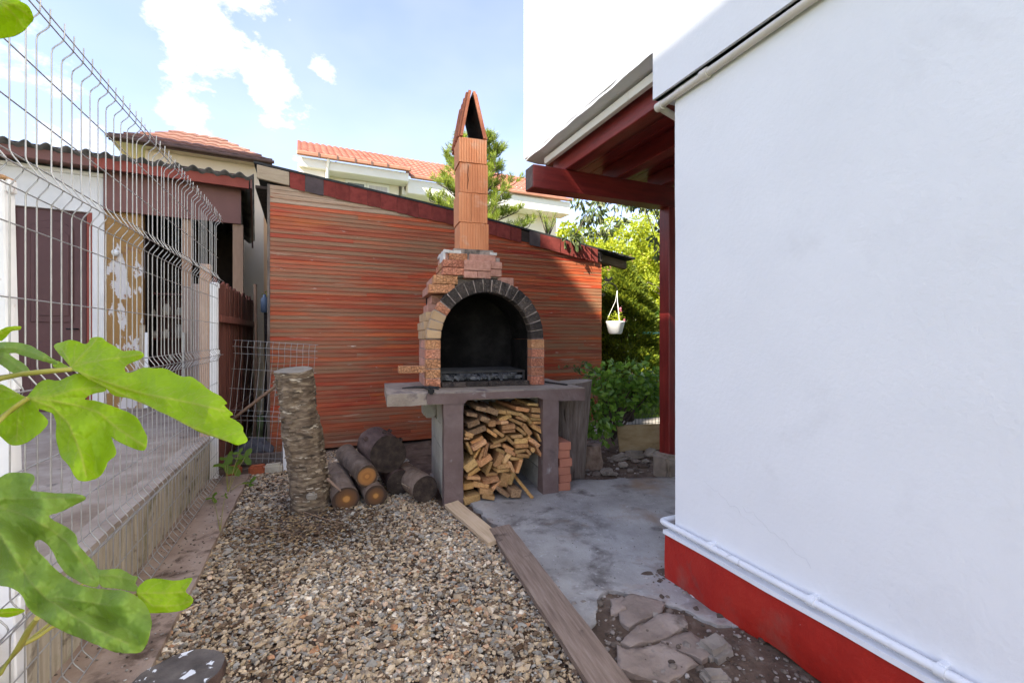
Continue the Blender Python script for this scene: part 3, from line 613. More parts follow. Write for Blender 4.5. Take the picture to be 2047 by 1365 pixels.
obj('rafter_end', MB().prism([(-.13, rake(-.13) + .03), (.195, rake(.195) + .02), (.195, rake(.195) + .175), (-.13, rake(-.13) + .18)], -.045, 0).mesh('r', bevel=.004), PALEWOOD, shed)
obj('roof_sheet', MB().prism([(-.16, rake(-.16) + .19), (2.12, rake(2.12) + .195), (5.18, rake(5.18) + .195), (5.18, rake(5.18) + .22), (2.12, rake(2.12) + .22), (-.16, rake(-.16) + .215)], -.04, 3.1).mesh('r'), FELT, shed)
obj('soffit', MB().box(-.15, -.03, .02, 3.0, 3.02, 3.05).mesh('s'), DARKWOOD, shed)
for yb in (.10, 1.0, 2.0):
    obj('eave_beam', MB().prism([(WID + .002, rake(WID) + .06), (5.12, rake(5.12) + .045), (5.12, rake(5.12) + .17), (WID + .002, rake(WID) + .18)], yb, yb + .09).mesh('e', bevel=.004), OLDWOOD if yb > .5 else mat('tan_beam', [(.14, .10, .06), (.24, .18, .12)], scale=6, stretch=(1, 8, 8), bump=.4), shed)  # front eave beam is a warmer brown than those behind
obj('eave_soffit', MB().prism([(WID + .002, rake(WID) + .02), (5.14, rake(5.14) + .17), (5.14, rake(5.14) + .185), (WID + .002, rake(WID) + .18)], .192, 3.0).mesh('e'), DARKWOOD, shed)

# ---------------------------------------------------------------- the barbecue
BQ = Frame(.466, 3.565, -6)
bbq = empty('brick_barbecue', BQ.o, BQ.r, 'outdoor brick barbecue with arched oven and tall clay-block chimney', 'barbecue')
def bo_(name, me, m, loc=(0, 0, 0), rot=(0, 0, 0), parent=None): return obj(name, me, m, parent or bbq, loc, rot)
# counter: cantilevered at the left, thinner over the wood store
def noisy_prism(prof, y0, y1, m, name, amp=.008, seed=1):
    return bo_(name, rough_mesh(MB().prism(prof, y0, y1), 4, amp, 8, seed), m)
ct = noisy_prism([(0, .812), (.43, .815), (.44, .84), (1.42, .835), (1.43, .80), (1.652, .80), (1.652, .905), (0, .905)], 0, .90, SLABTOP, 'counter', .004, 2)
bo_('counter_front', rough_mesh(MB().prism([(.30, .822), (.44, .815), (.595, .812), (.62, .842), (.8, .846), (1.0, .84), (1.2, .846), (1.262, .82), (1.43, .80), (1.649, .795), (1.649, .899), (.30, .896)], -.012, .06), 4, .004, 9, 5), BBQPAINT)
bo_('pillar', rough_mesh(MB().box(.435, .588, -.006, .10, -.02, .818), 4, .007, 6, 1), BBQPAINT)
bo_('pillar', rough_mesh(MB().box(1.268, 1.408, -.004, .12, -.02, .818), 4, .007, 6, 4), BBQPAINT)
for side in (0, 1):
    for r_ in range(4):
        zz = .0 + r_ * .204; cuts = [.102, .42, .88] if r_ % 2 else [.102, .62, .88]
        for y0, y1 in zip(cuts, cuts[1:]):
            x0, x1 = ((.447, .56) if side == 0 else (1.283, 1.398))
            bo_('block', rough_mesh(MB().box(x0, x1, y0 + .003, y1 - .003, zz + .003, zz + .201), 3, .004, 10, r_ + side * 9), BLOCKM)
    bo_('block_mortar', MB().box(.455 if side == 0 else 1.289, .552 if side == 0 else 1.392, .1, .86, 0, .81).mesh('m'), CEMENT)
bo_('support_block', rough_mesh(MB().box(.335, .445, .52, .80, .62, .808), 3, .006, 10, 5, bevel=.02), BLOCKM)
bo_('store_back', MB().box(.45, 1.40, .88, .93, 0, .81).mesh('m'), CEMENT)
# oven jambs
A0, A1, A2, A3 = .325, .452, 1.272, 1.400; AC = (A1 + A2) / 2; RI = (A2 - A1) / 2; RO = RI + .118; ZB = .906; CH = .0828; ZS = ZB + 5 * CH
def brick(a0, a1, b0, b1, z0, z1, m, gap=.0022, jit=.0018, bev=.004):
    mb = MB().box(-(a1 - a0) / 2 + gap, (a1 - a0) / 2 - gap, -(b1 - b0) / 2 + gap, (b1 - b0) / 2 - gap, -(z1 - z0) / 2 + gap, (z1 - z0) / 2 - gap)
    return bo_('brick', mb.mesh('b', bevel=bev, jit=jit), m, ((a0 + a1) / 2 + random.uniform(-.002, .002), (b0 + b1) / 2 + random.uniform(-.003, .003), (z0 + z1) / 2), (0, 0, random.uniform(-.008, .008)))
FB = .30; BB = .95
for i in range(5):
    z0 = ZB + i * CH; z1 = z0 + CH
    for s_, (x0, x1) in enumerate(((A0, A1), (A2, A3))):
        brick(x0, x1, FB, FB + .122, z0, z1, OVENBRICK)
        cuts = [FB + .122, FB + .37, BB] if i % 2 else [FB + .122, FB + .25, FB + .5, BB]
        for b0, b1 in zip(cuts, cuts[1:]): brick(x0 + .002, x1 - .002, b0, b1, z0, z1, PINKBRICK)
bo_('jamb_mortar', MB().box(A0 + .007, A1 - .004, FB + .007, BB, ZB, ZS).mesh('m'), MORTAR); bo_('jamb_mortar', MB().box(A2 + .004, A3 - .007, FB + .007, BB, ZB, ZS).mesh('m'), MORTAR)
# arch ring
NB = 19
for i in range(NB):
    t0 = math.pi * (1 - i / NB); t1 = math.pi * (1 - (i + 1) / NB); g_ = .0036
    def P(t, r): return (AC + r * math.cos(t), ZS + .006 + r * math.sin(t))
    poly = [P(t0 - g_ / RI, RI), P(t1 + g_ / RI, RI), P(t1 + g_ * 1.5 / RO, RO + random.uniform(-.004, .006)), P(t0 - g_ * 1.5 / RO, RO + random.uniform(-.004, .006))]
    m_ = TANBRICK if i < 3 else (OVENBRICK if i == 3 else SOOTBRICK)
    bo_('arch_brick', MB().prism(poly, FB - random.uniform(-.002, .006), FB + .12).mesh('a', bevel=.004), m_)
arc = [(AC + (RI + .004) * math.cos(math.pi * (1 - i / 48)), ZS + .006 + (RI + .004) * math.sin(math.pi * (1 - i / 48))) for i in range(49)] + [(AC + (RO - .004) * math.cos(math.pi * i / 48), ZS + .006 + (RO - .004) * math.sin(math.pi * i / 48)) for i in range(49)]
bo_('arch_mortar', MB().prism(arc, FB + .004, FB + .118).mesh('m'), MORTAR)
# vault and firebox lining
vo = [(AC + (RI + .002) * math.cos(math.pi * (1 - i / 40)), ZS + .006 + (RI + .002) * math.sin(math.pi * (1 - i / 40))) for i in range(41)]
vi = [(AC + (RO - .012) * math.cos(math.pi * i / 40), ZS + .006 + (RO - .012) * math.sin(math.pi * i / 40)) for i in range(41)]
bo_('vault', MB().prism(vo + vi, FB + .121, BB).mesh('v'), SOOT)
bo_('firebox_back', MB().box(A1 - .05, A2 + .05, BB - .03, BB + .06, ZB, ZS + RO - .02).mesh('k'), SOOT)
bo_('firebox_lining', MB().box(A1 - .003, A1 + .012, FB + .125, BB - .03, ZB + .004, ZS).mesh('k'), SOOT); bo_('firebox_lining', MB().box(A2 - .012, A2 + .003, FB + .125, BB - .03, ZB + .004, ZS).mesh('k'), SOOT)
# sill of dark bricks, ash and charcoal, grate bar
nx = A1 + .01
for w in (.22, .2, .2, .19): brick(nx, min(nx + w, A2 - .008), FB + .03, FB + .135, ZB - .004, ZB + .042, SOOTBRICK, bev=.005); nx += w
bo_('hearth', MB().box(A1 + .014, A2 - .014, FB + .14, BB - .035, ZB, ZB + .05).mesh('h'), SOOT)
mb = MB(); rr = random.Random(5)
for _ in range(150):
    s = rr.uniform(.008, .028); q = Matrix.Rotation(rr.uniform(0, 6), 4, 'Z') @ Matrix.Rotation(rr.uniform(0, 3), 4, 'X'); q = Matrix.Translation((rr.uniform(A1 + .04, A2 - .04), FB + .15 + rr.random() ** 1.5 * .4, ZB + .05 + rr.uniform(0, .035))) @ q
    mb.box(-s, s, -s * .7, s * .7, -s * .5, s * .5, q)
tag(bo_('ash_bed', mb.mesh('a', jit=.004), ASH), kind='stuff')
bo_('grate_bar', MB().box(A1 + .004, A2 - .03, FB + .10, FB + .125, 1.018, 1.042).mesh('g', bevel=.003), STEEL)
bo_('grate_leg', MB().box(A1 + .008, A1 + .026, FB + .10, FB + .12, ZB, 1.018).mesh('g'), STEEL); bo_('grate_leg', MB().box(A2 - .05, A2 - .032, FB + .10, FB + .12, ZB, 1.018).mesh('g'), STEEL)
for j in range(9): 
    y_ = FB + .17 + j * .055
    bo_('grate_rod', MB().tube([(A1 + .02, y_, 1.035), (A2 - .02, y_, 1.035)], .004, 6).mesh('g'), STEEL)
# side shoulders of the oven, stepping in beside the vault
for i, (a0, a1, bb0) in enumerate(((A0 - .004, A0 + .12, FB + .124), (A0 - .002, A0 + .12, FB + .124), (A0 + .012, A0 + .12, FB + .126))):
    z0 = ZS + i * .0815
    for b0, b1 in ((bb0, bb0 + .13), (bb0 + .13, bb0 + .33), (bb0 + .33, BB)):
        sh = (b0 - bb0) * .10 * (i > 0)
        brick(a0 - sh * .3, a1 - .02, b0, b1, z0, z0 + .0815 - sh * .2, TANBRICK); brick(1.288, 2 * AC - a0 - .045 - i * .02, b0, b1, z0, z0 + .0815, PINKBRICK)
for i, a in enumerate((.37, .39, .36, .385)):
    z0 = ZS + .2445 + i * .0795
    for b0, b1 in ((FB + .075, FB + .2), (FB + .2, FB + .43), (FB + .43, BB)):
        mm = OVENBRICK if b0 < FB + .1 and i >= 2 else PINKBRICK
        if i >= 2 or b0 > FB + .1:
            brick(a + .012 * (i % 2), a + .17 if i < 2 else a + .23, b0 + (.05 if i < 2 else 0), b1, z0, z0 + .0795, mm)
            if i >= 2: brick(.98, 1.24 - i * .036, b0, b1, z0, z0 + .0795, PINKBRICK)
ZT = ZS + .2445 + 4 * .0795           # about 1.88
# hood tiers
core = bo_('hood_core', MB().box(.44, 1.12, FB + .16, BB - .02, ZS + RI + .02, ZT - .004).box(.53, 1.0, FB + .10, .86, ZT - .01, 2.06).box(.58, .94, FB + .1, .84, 2.05, 2.125).mesh('c'), MORTAR)
for b0, b1 in ((FB + .06, FB + .185), (FB + .185, FB + .38), (FB + .38, .88)):
    for zz in (0, 1): brick(.525 - .045, .61 + (.06 if b0 < FB + .1 else 0), b0, b1, ZT + zz * .068, ZT + .068 + zz * .068, OVENBRICK)
    for zz in (0, 1): brick(.905 if b0 < FB + .1 else .93, 1.012, b0, b1, ZT + zz * .068, ZT + .068 + zz * .068, PINKBRICK)
brick(.662, .908, FB + .045, FB + .17, ZT + .045, ZT + .138, PINKBRICK); brick(.662, .782, FB + .05, FB + .17, ZT - .022, ZT + .045, PINKBRICK); brick(.782, .908, FB + .05, FB + .17, ZT - .022, ZT + .045, PINKBRICK)
ZU = ZT + .138
for a0, a1, m_ in ((.53, .70, OVENBRICK), (.715, .965, PINKBRICK)): brick(a0, a1, FB + .085, FB + .2, ZU, ZU + .062, m_)
brick(.497, .53, FB + .1, FB + .33, ZU, ZU + .062, PINKBRICK); brick(.497, .62, FB + .33, .86, ZU, ZU + .062, PINKBRICK); brick(.86, .965, FB + .2, FB + .5, ZU, ZU + .062, PINKBRICK)
bo_('mortar_cap', rough_mesh(MB().box(.488, .645, FB + .088, FB + .5, ZU + .062, ZU + .088), 4, .008, 12, 3), WHITEMORTAR)
bo_('mortar_cap', rough_mesh(MB().box(.484, .50, FB + .084, FB + .3, ZU - .012, ZU + .07), 3, .008, 12, 8), WHITEMORTAR)
bo_('mortar_cap', rough_mesh(MB().box(.905, .972, FB + .09, FB + .5, ZU + .062, ZU + .082), 4, .008, 12, 6), WHITEMORTAR)
# chimney of four ribbed hollow blocks
def hollow(z0, z1, a0, a1, rot, seed, ribs=True):
    w = a1 - a0; rr = random.Random(seed); mb = MB(); n = 11; prof = []
    for i in range(n):       # ribbed front
        x0 = -w / 2 + w * i / n; x1 = -w / 2 + w * (i + 1) / n; dp_ = .006 if seed == 3 else .0035
        prof += [(x0 + .002, 0), (x1 - .005, 0), (x1 - .004, dp_), (x1 - .0005, dp_)] if i < n - 1 else [(x0 + .002, 0), (x1, 0)]
    prof += [(w / 2, .26)]
    for i in range(n):
        y0 = .26; x1 = w / 2 - w * i / n; prof += [(x1 - .001, y0)] if i else []
    prof += [(-w / 2, .26)]
    mb.slab(prof, z0, z1 - .007); mb.box(-w / 2 + .012, w / 2 - .012, .012, .248, z1 - .0075, z1 + .001)
    o = bo_('chimney_block', mb.mesh('h', jit=.0012), HOLLOW, ((a0 + a1) / 2 + rr.uniform(-.005, .005), .48 + rr.uniform(-.007, .005), 0), (0, 0, rot)); return o
zc = [2.128, 2.386, 2.658, 2.929, 3.155]
for i in range(4):
    ho = hollow(zc[i], zc[i + 1], .643 - .0 * i, .913 - .004 * i, (random.uniform(-.012, .012)), i, i == 3 or True)
    if i == 2:
        obj('crack', MB().tube([(-.048, -.001, zc[3] - .02), (-.053, -.0015, zc[3] - .07), (-.056, -.001, zc[3] - .11), (-.052, -.0015, zc[3] - .16), (-.06, -.001, zc[2] + .03)], [.002, .0035, .003, .004, .002], 4).mesh('c'), SOOT, ho)
    if i == 1: obj('crack', MB().tube([(-.02, -.001, zc[2] - .01), (-.02, -.001, zc[1] + .01)], .0016, 4).mesh('c'), SOOT, ho)
# A-shaped cap of two old tiles
def capplate(a_bot, a_top, z0, z1, mat_, sgn):
    t = .026; d = Vector((a_top - a_bot, 0, z1 - z0)); n_ = Vector((d.z, 0, -d.x)).normalized() * t * sgn
    mb = MB(); A = Vector((a_bot, 0, z0)); B = Vector((a_top, 0, z1))
    poly = [A, B, B + n_, A + n_]; mb.prism([(q.x, q.z) for q in poly], .462, .93)
    for yy in (.49, .60, .71, .82): 
        poly2 = [A + n_, B + n_ - d * .02, B + n_ * 1.7 - d * .03, A + n_ * 1.7]; mb.prism([(q.x, q.z) for q in poly2], yy, yy + .028)
    return mb.mesh('cap', bevel=.002, jit=.003)
bo_('cap_tile', capplate(.672, .752, 3.155, 3.575, CLAYTILE, -1), CLAYTILE); bo_('cap_tile', capplate(.864, .764, 3.155, 3.57, CLAYTILE, 1), CLAYTILE)
bo_('cap_soot', MB().add([(.861, .468, 3.16), (.861, .92, 3.16), (.762, .92, 3.55), (.762, .468, 3.55)], [(0, 1, 2, 3)]).mesh('s'), SOOT)
# single brick sticking out of the left side
brick(.10, .335, FB + .02, FB + .14, 1.036, 1.10, OVENBRICK)

# iron claw tool and rod left on the counter
def bpt(a, b, z): return BQ.m @ Vector((a, b, z))
t_ = empty('iron_fire_tool', bpt(.30, .12, .912), BQ.r, 'black iron claw-ended fire tool lying on the counter edge', 'fire tool')
obj('shaft', MB().tube([(0, .10, .016), (.015, .03, .014), (.03, -.06, .012), (.035, -.13, .016)], .009, 8).mesh('s'), IRON, t_)
obj('head', rough_mesh(MB().box(-.028, .022, -.17, -.12, -.012, .035), 3, .006, 12, 2, bevel=.01), IRON, t_, loc=(.035, .01, 0))
for q in (((0, .1, .016), (-.07, .11, .018), (-.17, .15, .008)), ((0, .1, .016), (.05, .09, .02), (.13, .10, .012)), ((.01, .06, .016), (.07, .03, .02), (.11, .0, .008))): obj('prong', MB().tube(q, [.012, .01, .005], 7).mesh('p'), IRON, t_)
r_ = obj('iron_rod', MB().tube([bpt(1.45, .42, .92), bpt(1.50, .30, .918), bpt(1.56, .16, .917)], .008, 7).mesh('r'), IRON); tag(r_, 'short black iron rod lying on the right end of the counter', 'rod')

# ---------------------------------------------------------------- firewood under the counter
FW = [(275,430,210,60,-20,1),(250,350,130,60,-15,1),(370,310,100,55,20,1),(440,220,130,65,20,1),(580,290,140,50,-25,0),(440,350,80,60,0,0),(500,345,60,35,0,0),(575,340,80,30,0,0),(615,385,135,52,-3,0),(620,430,140,30,0,0),
(690,330,160,34,25,0),(740,300,120,30,22,0),(770,275,120,36,35,0),(822,310,120,35,50,0),(870,150,120,25,5,0),(915,210,130,52,8,0),(920,270,120,34,8,0),(930,308,140,30,8,0),(955,340,110,26,8,0),(925,412,150,38,32,0),
(968,380,120,26,25,0),(750,430,130,34,40,0),(808,418,140,56,50,0),(700,485,130,34,0,0),(745,530,150,58,0,0),(760,588,140,34,0,0),(842,510,70,30,40,0),(900,560,110,46,40,0),(952,640,130,30,60,0),(935,500,90,20,70,0),
(440,450,130,34,35,0),(512,450,130,38,35,0),(625,525,120,34,45,0),(525,535,150,38,-15,0),(480,582,120,32,-10,0),(200,470,90,46,20,0),(178,505,60,28,0,0),(280,525,140,38,-25,0),(312,580,160,42,-30,0),(200,610,140,34,65,0),
(288,660,120,28,-60,0),(334,665,130,26,-65,0),(380,632,150,34,-75,0),(610,605,130,36,30,0),(530,637,120,36,30,0),(632,650,130,42,30,0),(740,640,120,36,-5,0),(830,655,60,28,50,0),(765,690,140,38,8,0),(700,720,140,32,5,0),
(215,790,140,80,-35,0),(370,740,160,58,-30,0),(510,740,150,66,-65,0),(592,712,130,54,-50,0),(250,855,140,42,-30,0),(410,810,140,38,-70,0),(440,882,130,28,0,0),(570,800,150,38,0,0),(560,842,140,34,5,0),(652,810,120,34,65,0),
(725,800,150,34,-72,0),(250,925,140,34,8,0),(430,950,170,52,-8,0),(320,1000,170,56,15,0),(480,1010,140,38,-40,0),(578,940,140,104,-65,0),(650,930,130,46,-65,0),(235,1150,180,78,-5,0),(380,1068,140,56,12,0),(402,1128,130,42,15,0),
(190,1010,100,66,-10,0),(570,1082,130,38,35,1),(690,1085,110,84,10,1),(230,260,110,36,10,1),(330,200,120,40,15,1),(560,230,130,40,10,0),(660,240,140,36,15,0),(760,200,150,40,10,0),(320,760,90,40,-50,0),(540,990,90,40,-30,0)]
wr = random.Random(11)
for (cx, cy, w, h, an, bark) in FW:
    b = wr.uniform(.0, .075)
    if cy > 1040: b = wr.uniform(-.06, .0)
    p = BQ.px(900 + cx / 5.25, 780 + cy / 5.25, b); d = 3.75; k = d / 910 / 5.25
    ww, hh, ln = w * k, h * k, wr.uniform(.38, .5)
    p.x = min(max(p.x, .60 + ww * .3), 1.262 - ww * .25 * abs(math.cos(R(an))))
    mb = MB(); v = []
    for yy in (0, ln):
        for sx, sz in ((-1, -1), (1, -1), (1, 1), (-1, 1)): v.append((sx * ww / 2 * wr.uniform(.93, 1.05), yy + wr.uniform(-.012, .012), sz * hh / 2 * wr.uniform(.82, 1.1)))
    mb.add(v, [(0, 1, 2, 3), (7, 6, 5, 4), (0, 4, 5, 1), (1, 5, 6, 2), (2, 6, 7, 3), (3, 7, 4, 0)])
    me = mb.mesh('f', bevel=.0016)
    o = obj('firewood', me, BARKWOOD if bark else FIREWOOD)
    o.matrix_world = BQ.m @ Matrix.Translation(p) @ Matrix.Rotation(wr.uniform(-.10, .16), 4, 'Z') @ Matrix.Rotation(wr.uniform(-.03, .04), 4, 'X') @ Matrix.Rotation(R(an), 4, 'Y')
    sh_w = 'thin' if w / h > 3.7 else ('thick' if h > 45 else 'square'); ti = 'flat-lying' if abs(an) <= 12 else ('steeply tilted' if abs(an) > 44 else 'slanting')
    row = 'atop the pile' if cy < 380 else ('upper in the pile' if cy < 620 else ('lower in the pile' if cy < 880 else 'at the pile foot')); by = 'beside the left pillar' if cx < 400 else ('beside the right pillar' if cx > 780 else 'between the pillars')
    tag(o, f"{ti} {sh_w} {'bark-edged' if bark else 'pale split'} firewood {row} {by}", 'firewood', 'split firewood stacked under the counter')
p0, p1 = BQ.px(1036, 964, .06), BQ.px(1062, 997, -.05)
o = obj('firewood', MB().box(-.013, .013, -.008, .008, -.02, .26).mesh('f', bevel=.002), FIREWOOD); p1.z = .03
o.matrix_world = BQ.m @ Matrix.Translation(p1) @ (p0 - p1 + Vector((0, .05, .02))).to_track_quat('Z', 'Y').to_matrix().to_4x4(); tag(o, 'single thin stick leaning out of the wood pile onto the concrete', 'firewood')
p = BQ.px(900 + 868 / 5.25, 780 + 628 / 5.25, .04)
o = obj('firewood', MB().tube([(0, 0, 0), (0, .4, 0)], .02, 12).mesh('f'), FIREWOOD); o.matrix_world = BQ.m @ Matrix.Translation(p); tag(o, 'thin round stick with a sawn end in the wood pile', 'firewood')

# ---------------------------------------------------------------- logs
def cutmat(name, r, cols):
    m, nt, N, L, P = newmat(name); tc = N.new('ShaderNodeTexCoord'); sp = N.new('ShaderNodeSeparateXYZ'); L.new(tc.outputs['Object'], sp.inputs[0])
    cb = N.new('ShaderNodeCombineXYZ'); L.new(sp.outputs[0], cb.inputs[0]); L.new(sp.outputs[2], cb.inputs[1])
    nz = N.new('ShaderNodeTexNoise'); nz.inputs['Scale'].default_value = 14; L.new(tc.outputs['Object'], nz.inputs['Vector'])
    ln = N.new('ShaderNodeVectorMath'); ln.operation = 'LENGTH'; L.new(cb.outputs[0], ln.inputs[0])
    ma = N.new('ShaderNodeMath'); ma.operation = 'MULTIPLY_ADD'; L.new(nz.outputs['Fac'], ma.inputs[0]); ma.inputs[1].default_value = .02; L.new(ln.outputs['Value'], ma.inputs[2])
    dv = N.new('ShaderNodeMath'); dv.operation = 'DIVIDE'; L.new(ma.outputs[0], dv.inputs[0]); dv.inputs[1].default_value = r
    rp = ramp(N, cols); L.new(dv.outputs[0], rp.inputs[0])
    wv = N.new('ShaderNodeMath'); wv.operation = 'SINE'; ml = N.new('ShaderNodeMath'); ml.operation = 'MULTIPLY'; L.new(dv.outputs[0], ml.inputs[0]); ml.inputs[1].default_value = 95; L.new(ml.outputs[0], wv.inputs[0])
    mr = N.new('ShaderNodeMapRange'); mr.inputs['From Min'].default_value = -1; mr.inputs['To Min'].default_value = .82; mr.inputs['To Max'].default_value = 1.1; L.new(wv.outputs[0], mr.inputs['Value'])
    hv = N.new('ShaderNodeHueSaturation'); L.new(mr.outputs[0], hv.inputs['Value']); L.new(rp.outputs[0], hv.inputs['Color']); L.new(hv.outputs[0], P.inputs['Base Color']); P.inputs['Roughness'].default_value = .8
    b = N.new('ShaderNodeBump'); b.inputs['Strength'].default_value = .4; b.inputs['Distance'].default_value = .004; n2 = N.new('ShaderNodeTexNoise'); n2.inputs['Scale'].default_value = 90; L.new(tc.outputs['Object'], n2.inputs['Vector']); L.new(n2.outputs['Fac'], b.inputs['Height']); L.new(b.outputs[0], P.inputs['Normal'])
    return m
def lathe_log(r0, r1, ln, seed, amp=.012, n=26, m=14, freq=6):
    v = []; f = []
    for j in range(m + 1):
        t = j / m; r = r0 + (r1 - r0) * t
        for i in range(n):
            w = 2 * math.pi * i / n; q = Vector((math.cos(w) * r, t * ln, math.sin(w) * r))
            rr = r + amp * noise.fractal(Vector((q.x * freq + seed, q.y * 4, q.z * freq)), 1, 2, 4); v.append((math.cos(w) * rr, t * ln, math.sin(w) * rr))
    for j in range(m):
        for i in range(n): f.append((j * n + i, j * n + (i + 1) % n, (j + 1) * n + (i + 1) % n, (j + 1) * n + i))
    body = MB().add(v, f, True); body.add(v[-n:], [tuple(range(n))])
    cap = MB().add([(x, -.001, z) for x, y, z in v[:n]] + [(0, -.002, 0)], [(i, (i + 1) % n, n) for i in range(n)])
    rim = MB()
    return body.mesh('log'), cap.mesh('cut')
HEART = [(0, (.50, .24, .06)), (.30, (.46, .21, .05)), (.40, (.20, .085, .02)), (.52, (.16, .07, .022)), (.85, (.11, .05, .02)), (.95, (.05, .027, .015))]
HEART2 = [(0, (.50, .22, .05)), (.28, (.48, .20, .045)), (.36, (.30, .12, .03)), (.6, (.40, .17, .04)), (.88, (.30, .13, .04)), (.97, (.07, .04, .02))]
def log(u, v, d, r, ln, yaw, pitch, label, bark, cut, seed, z=None, amp=.010, r1=None):
    p = at(u, v, d)
    if z is not None: p.z = z
    e = empty('log', p, 0, label, 'log'); e.rotation_euler = (R(pitch), 0, R(yaw))
    b, c = lathe_log(r, r1 or r * .95, ln, seed, amp); obj('bark', b, bark, e); obj('cut_end', c, cut, e); return e
log(692.4, 1006.5, 3.50, .101, .62, 6, 4, 'grey-barked log with dark sawn end beside the birch stump', BARK, cutmat('log_cut_dark_ring', .1, HEART), 1, z=.098)
log(733.5, 961, 3.62, .088, .62, 12, 5, 'grey-barked log with orange heart resting on two other logs', BARK, cutmat('log_cut_orange', .088, HEART2), 2, z=.235)
log(751, 993, 3.60, .085, .55, 8, 2, 'small log with bright orange heart lying under another log', BARK, cutmat('log_cut_small', .085, HEART), 3, z=.088)
log(799, 962, 3.88, .104, .5, 4, 0, 'blackened log end lying under the biggest log', DARKBARK, DARKCUT, 4, z=.104)
log(849.5, 981.5, 3.70, .106, .5, 10, 0, 'brown furry-barked log with dark end against the block wall', BARK, DARKCUT, 5, z=.108, r1=.10)
big = log(777, 909, 3.88, .158, .42, 12, 2, 'biggest dark cherry-bark log lying on top of the logs', DARKBARK, DARKCUT, 6, z=.345, amp=.014)
for q in ((-.13, .22, .1), (.10, .26, .13), (.14, .1, .08), (.0, .12, .16)): obj('knot', rough_mesh(MB().box(-.022, .022, -.022, .022, -.018, .022), 2, .01, 20, 3, bevel=.012), DARKBARK, big, loc=q)
twig([at(655, 957, 3.5), at(668, 970, 3.45), at(681, 981, 3.42)], .011, 'straight bare branch leaning on the log beside the stump')
twig([at(803, 966, 3.5), at(818, 974, 3.46), at(808, 995, 3.45), at(797, 1012, 3.45)], .003, 'thin crooked pale twig hanging before the dark log ends', PALEWOOD)

# birch stump: tall leaning cut trunk
def stump():
    e = empty('birch_stump', (-.045, 3.90, 0), 0, 'tall leaning birch trunk stump with peeling bark standing in the gravel', 'tree stump')
    n = 72; m = 90; v = []; f = []; H = 1.085
    for j in range(m + 1):
        t = j / m; z = -.03 + (H + .03) * t; r = .148 - .018 * t + .04 * max(0, .10 - t) / .1 * .4 + .010 * math.exp(-((t - 1) / .06) ** 2)
        cx = -.155 * t; cy = .06 * t
        for i in range(n):
            w = 2 * math.pi * i / n; q = Vector((math.cos(w), math.sin(w), z * 2.5))
            rr = r + .020 * noise.fractal(q * 1.7, 1, 2, 4) + .008 * noise.noise(Vector((q.x * 2.4, q.y * 2.4, z * 38))) + .004 * noise.noise(Vector((q.x * 9, q.y * 9, z * 60))) - .018 * math.exp(-(((w - 4.2) / .35) ** 2 + ((z - .62) / .07) ** 2)); 
            v.append((cx + rr * math.cos(w), cy + rr * math.sin(w), z + (.022 * math.sin(w + .6) if j == m else 0)))
    for j in range(m):
        for i in range(n): f.append((j * n + i, j * n + (i + 1) % n, (j + 1) * n + (i + 1) % n, (j + 1) * n + i))
    obj('bark', MB().add(v, f, True).mesh('b'), BIRCH, e)
    top = [Vector(q) for q in v[-n:]]; c = sum(top, Vector()) / n
    obj('sawn_top', MB().add([c + (q - c) * .985 + Vector((0, 0, -.002)) for q in top] + [c], [(i, (i + 1) % n, n) for i in range(n)]).mesh('t'), STUMPTOP, e)
    rr = random.Random(4); mb = MB()
    for _ in range(260):        # curling flakes of bark
        t = rr.random(); w = rr.uniform(3.3, 6.1); z = .05 + t * .98; r = .150 - .018 * t; s = rr.uniform(.006, .03)
        c = Vector((-.155 * t + r * math.cos(w), .06 * t + r * math.sin(w), z)); tn = Vector((-math.sin(w), math.cos(w), 0)); nn = Vector((math.cos(w), math.sin(w), 0)); k = rr.uniform(.2, .9)
        mb.add([c - tn * s, c + tn * s, c + tn * s * .9 + nn * s * k * .5 - Vector((0, 0, s * .4)), c - tn * s * .8 + nn * s * k * .6 - Vector((0, 0, s * .5))], [(0, 1, 2, 3)])
    obj('bark_flakes', mb.mesh('fl'), BIRCH, e)['kind'] = 'stuff'
    obj('knot', rough_mesh(MB().box(-.035, .035, -.02, .02, -.025, .025), 3, .014, 25, 2, bevel=.012), STUMPTOP, e, loc=(-.015, -.165, .15))
stump()

# ---------------------------------------------------------------- loose things round the barbecue
bk = MB().box(-.0575, .0575, -.12, .12, 0, .068).mesh('brick', bevel=.004, jit=.002)
for i in range(6):
    w = BQ.m @ Vector((1.475 + (.0, .008, -.004, .012, -.002, .002)[i], .14 + (.0, .004, .0, -.01, .01, .0)[i], .022 + i * .0695))
    o = obj('stacked_brick', bk, NEWBRICK, None, w, (0, 0, BQ.r + random.uniform(-.03, .03)))
    nm = ['lowest', 'second lowest', 'third lowest', 'fourth lowest', 'fifth lowest', 'topmost'][i]
    tag(o, f'new red brick, {nm} in the pile beside the right pillar', 'brick', 'bricks piled beside the right pillar')
wp = empty('weathered_post', BQ.m @ Vector((1.72, .42, 0)), BQ.r, 'thick grey weathered timber post with split grain behind the counter end', 'post')
mb = MB(); n = 28; v = []; f = []; m_ = 16
for j in range(m_ + 1):
    t = j / m_; z = -.05 + .965 * t; r = .105 + .06 * t ** 1.4
    for i in range(n):
        w = 2 * math.pi * i / n; groove = .010 * max(0, noise.noise(Vector((math.cos(w) * 5, math.sin(w) * 5, z * .7)))) ; rr = r - groove + .006 * noise.noise(Vector((w * 3, z * 3, 1))); v.append((rr * 1.25 * math.cos(w), rr * .9 * math.sin(w), z + (.015 * math.cos(w) if j == m_ else 0)))
for j in range(m_):
    for i in range(n): f.append((j * n + i, j * n + (i + 1) % n, (j + 1) * n + (i + 1) % n, (j + 1) * n + i))
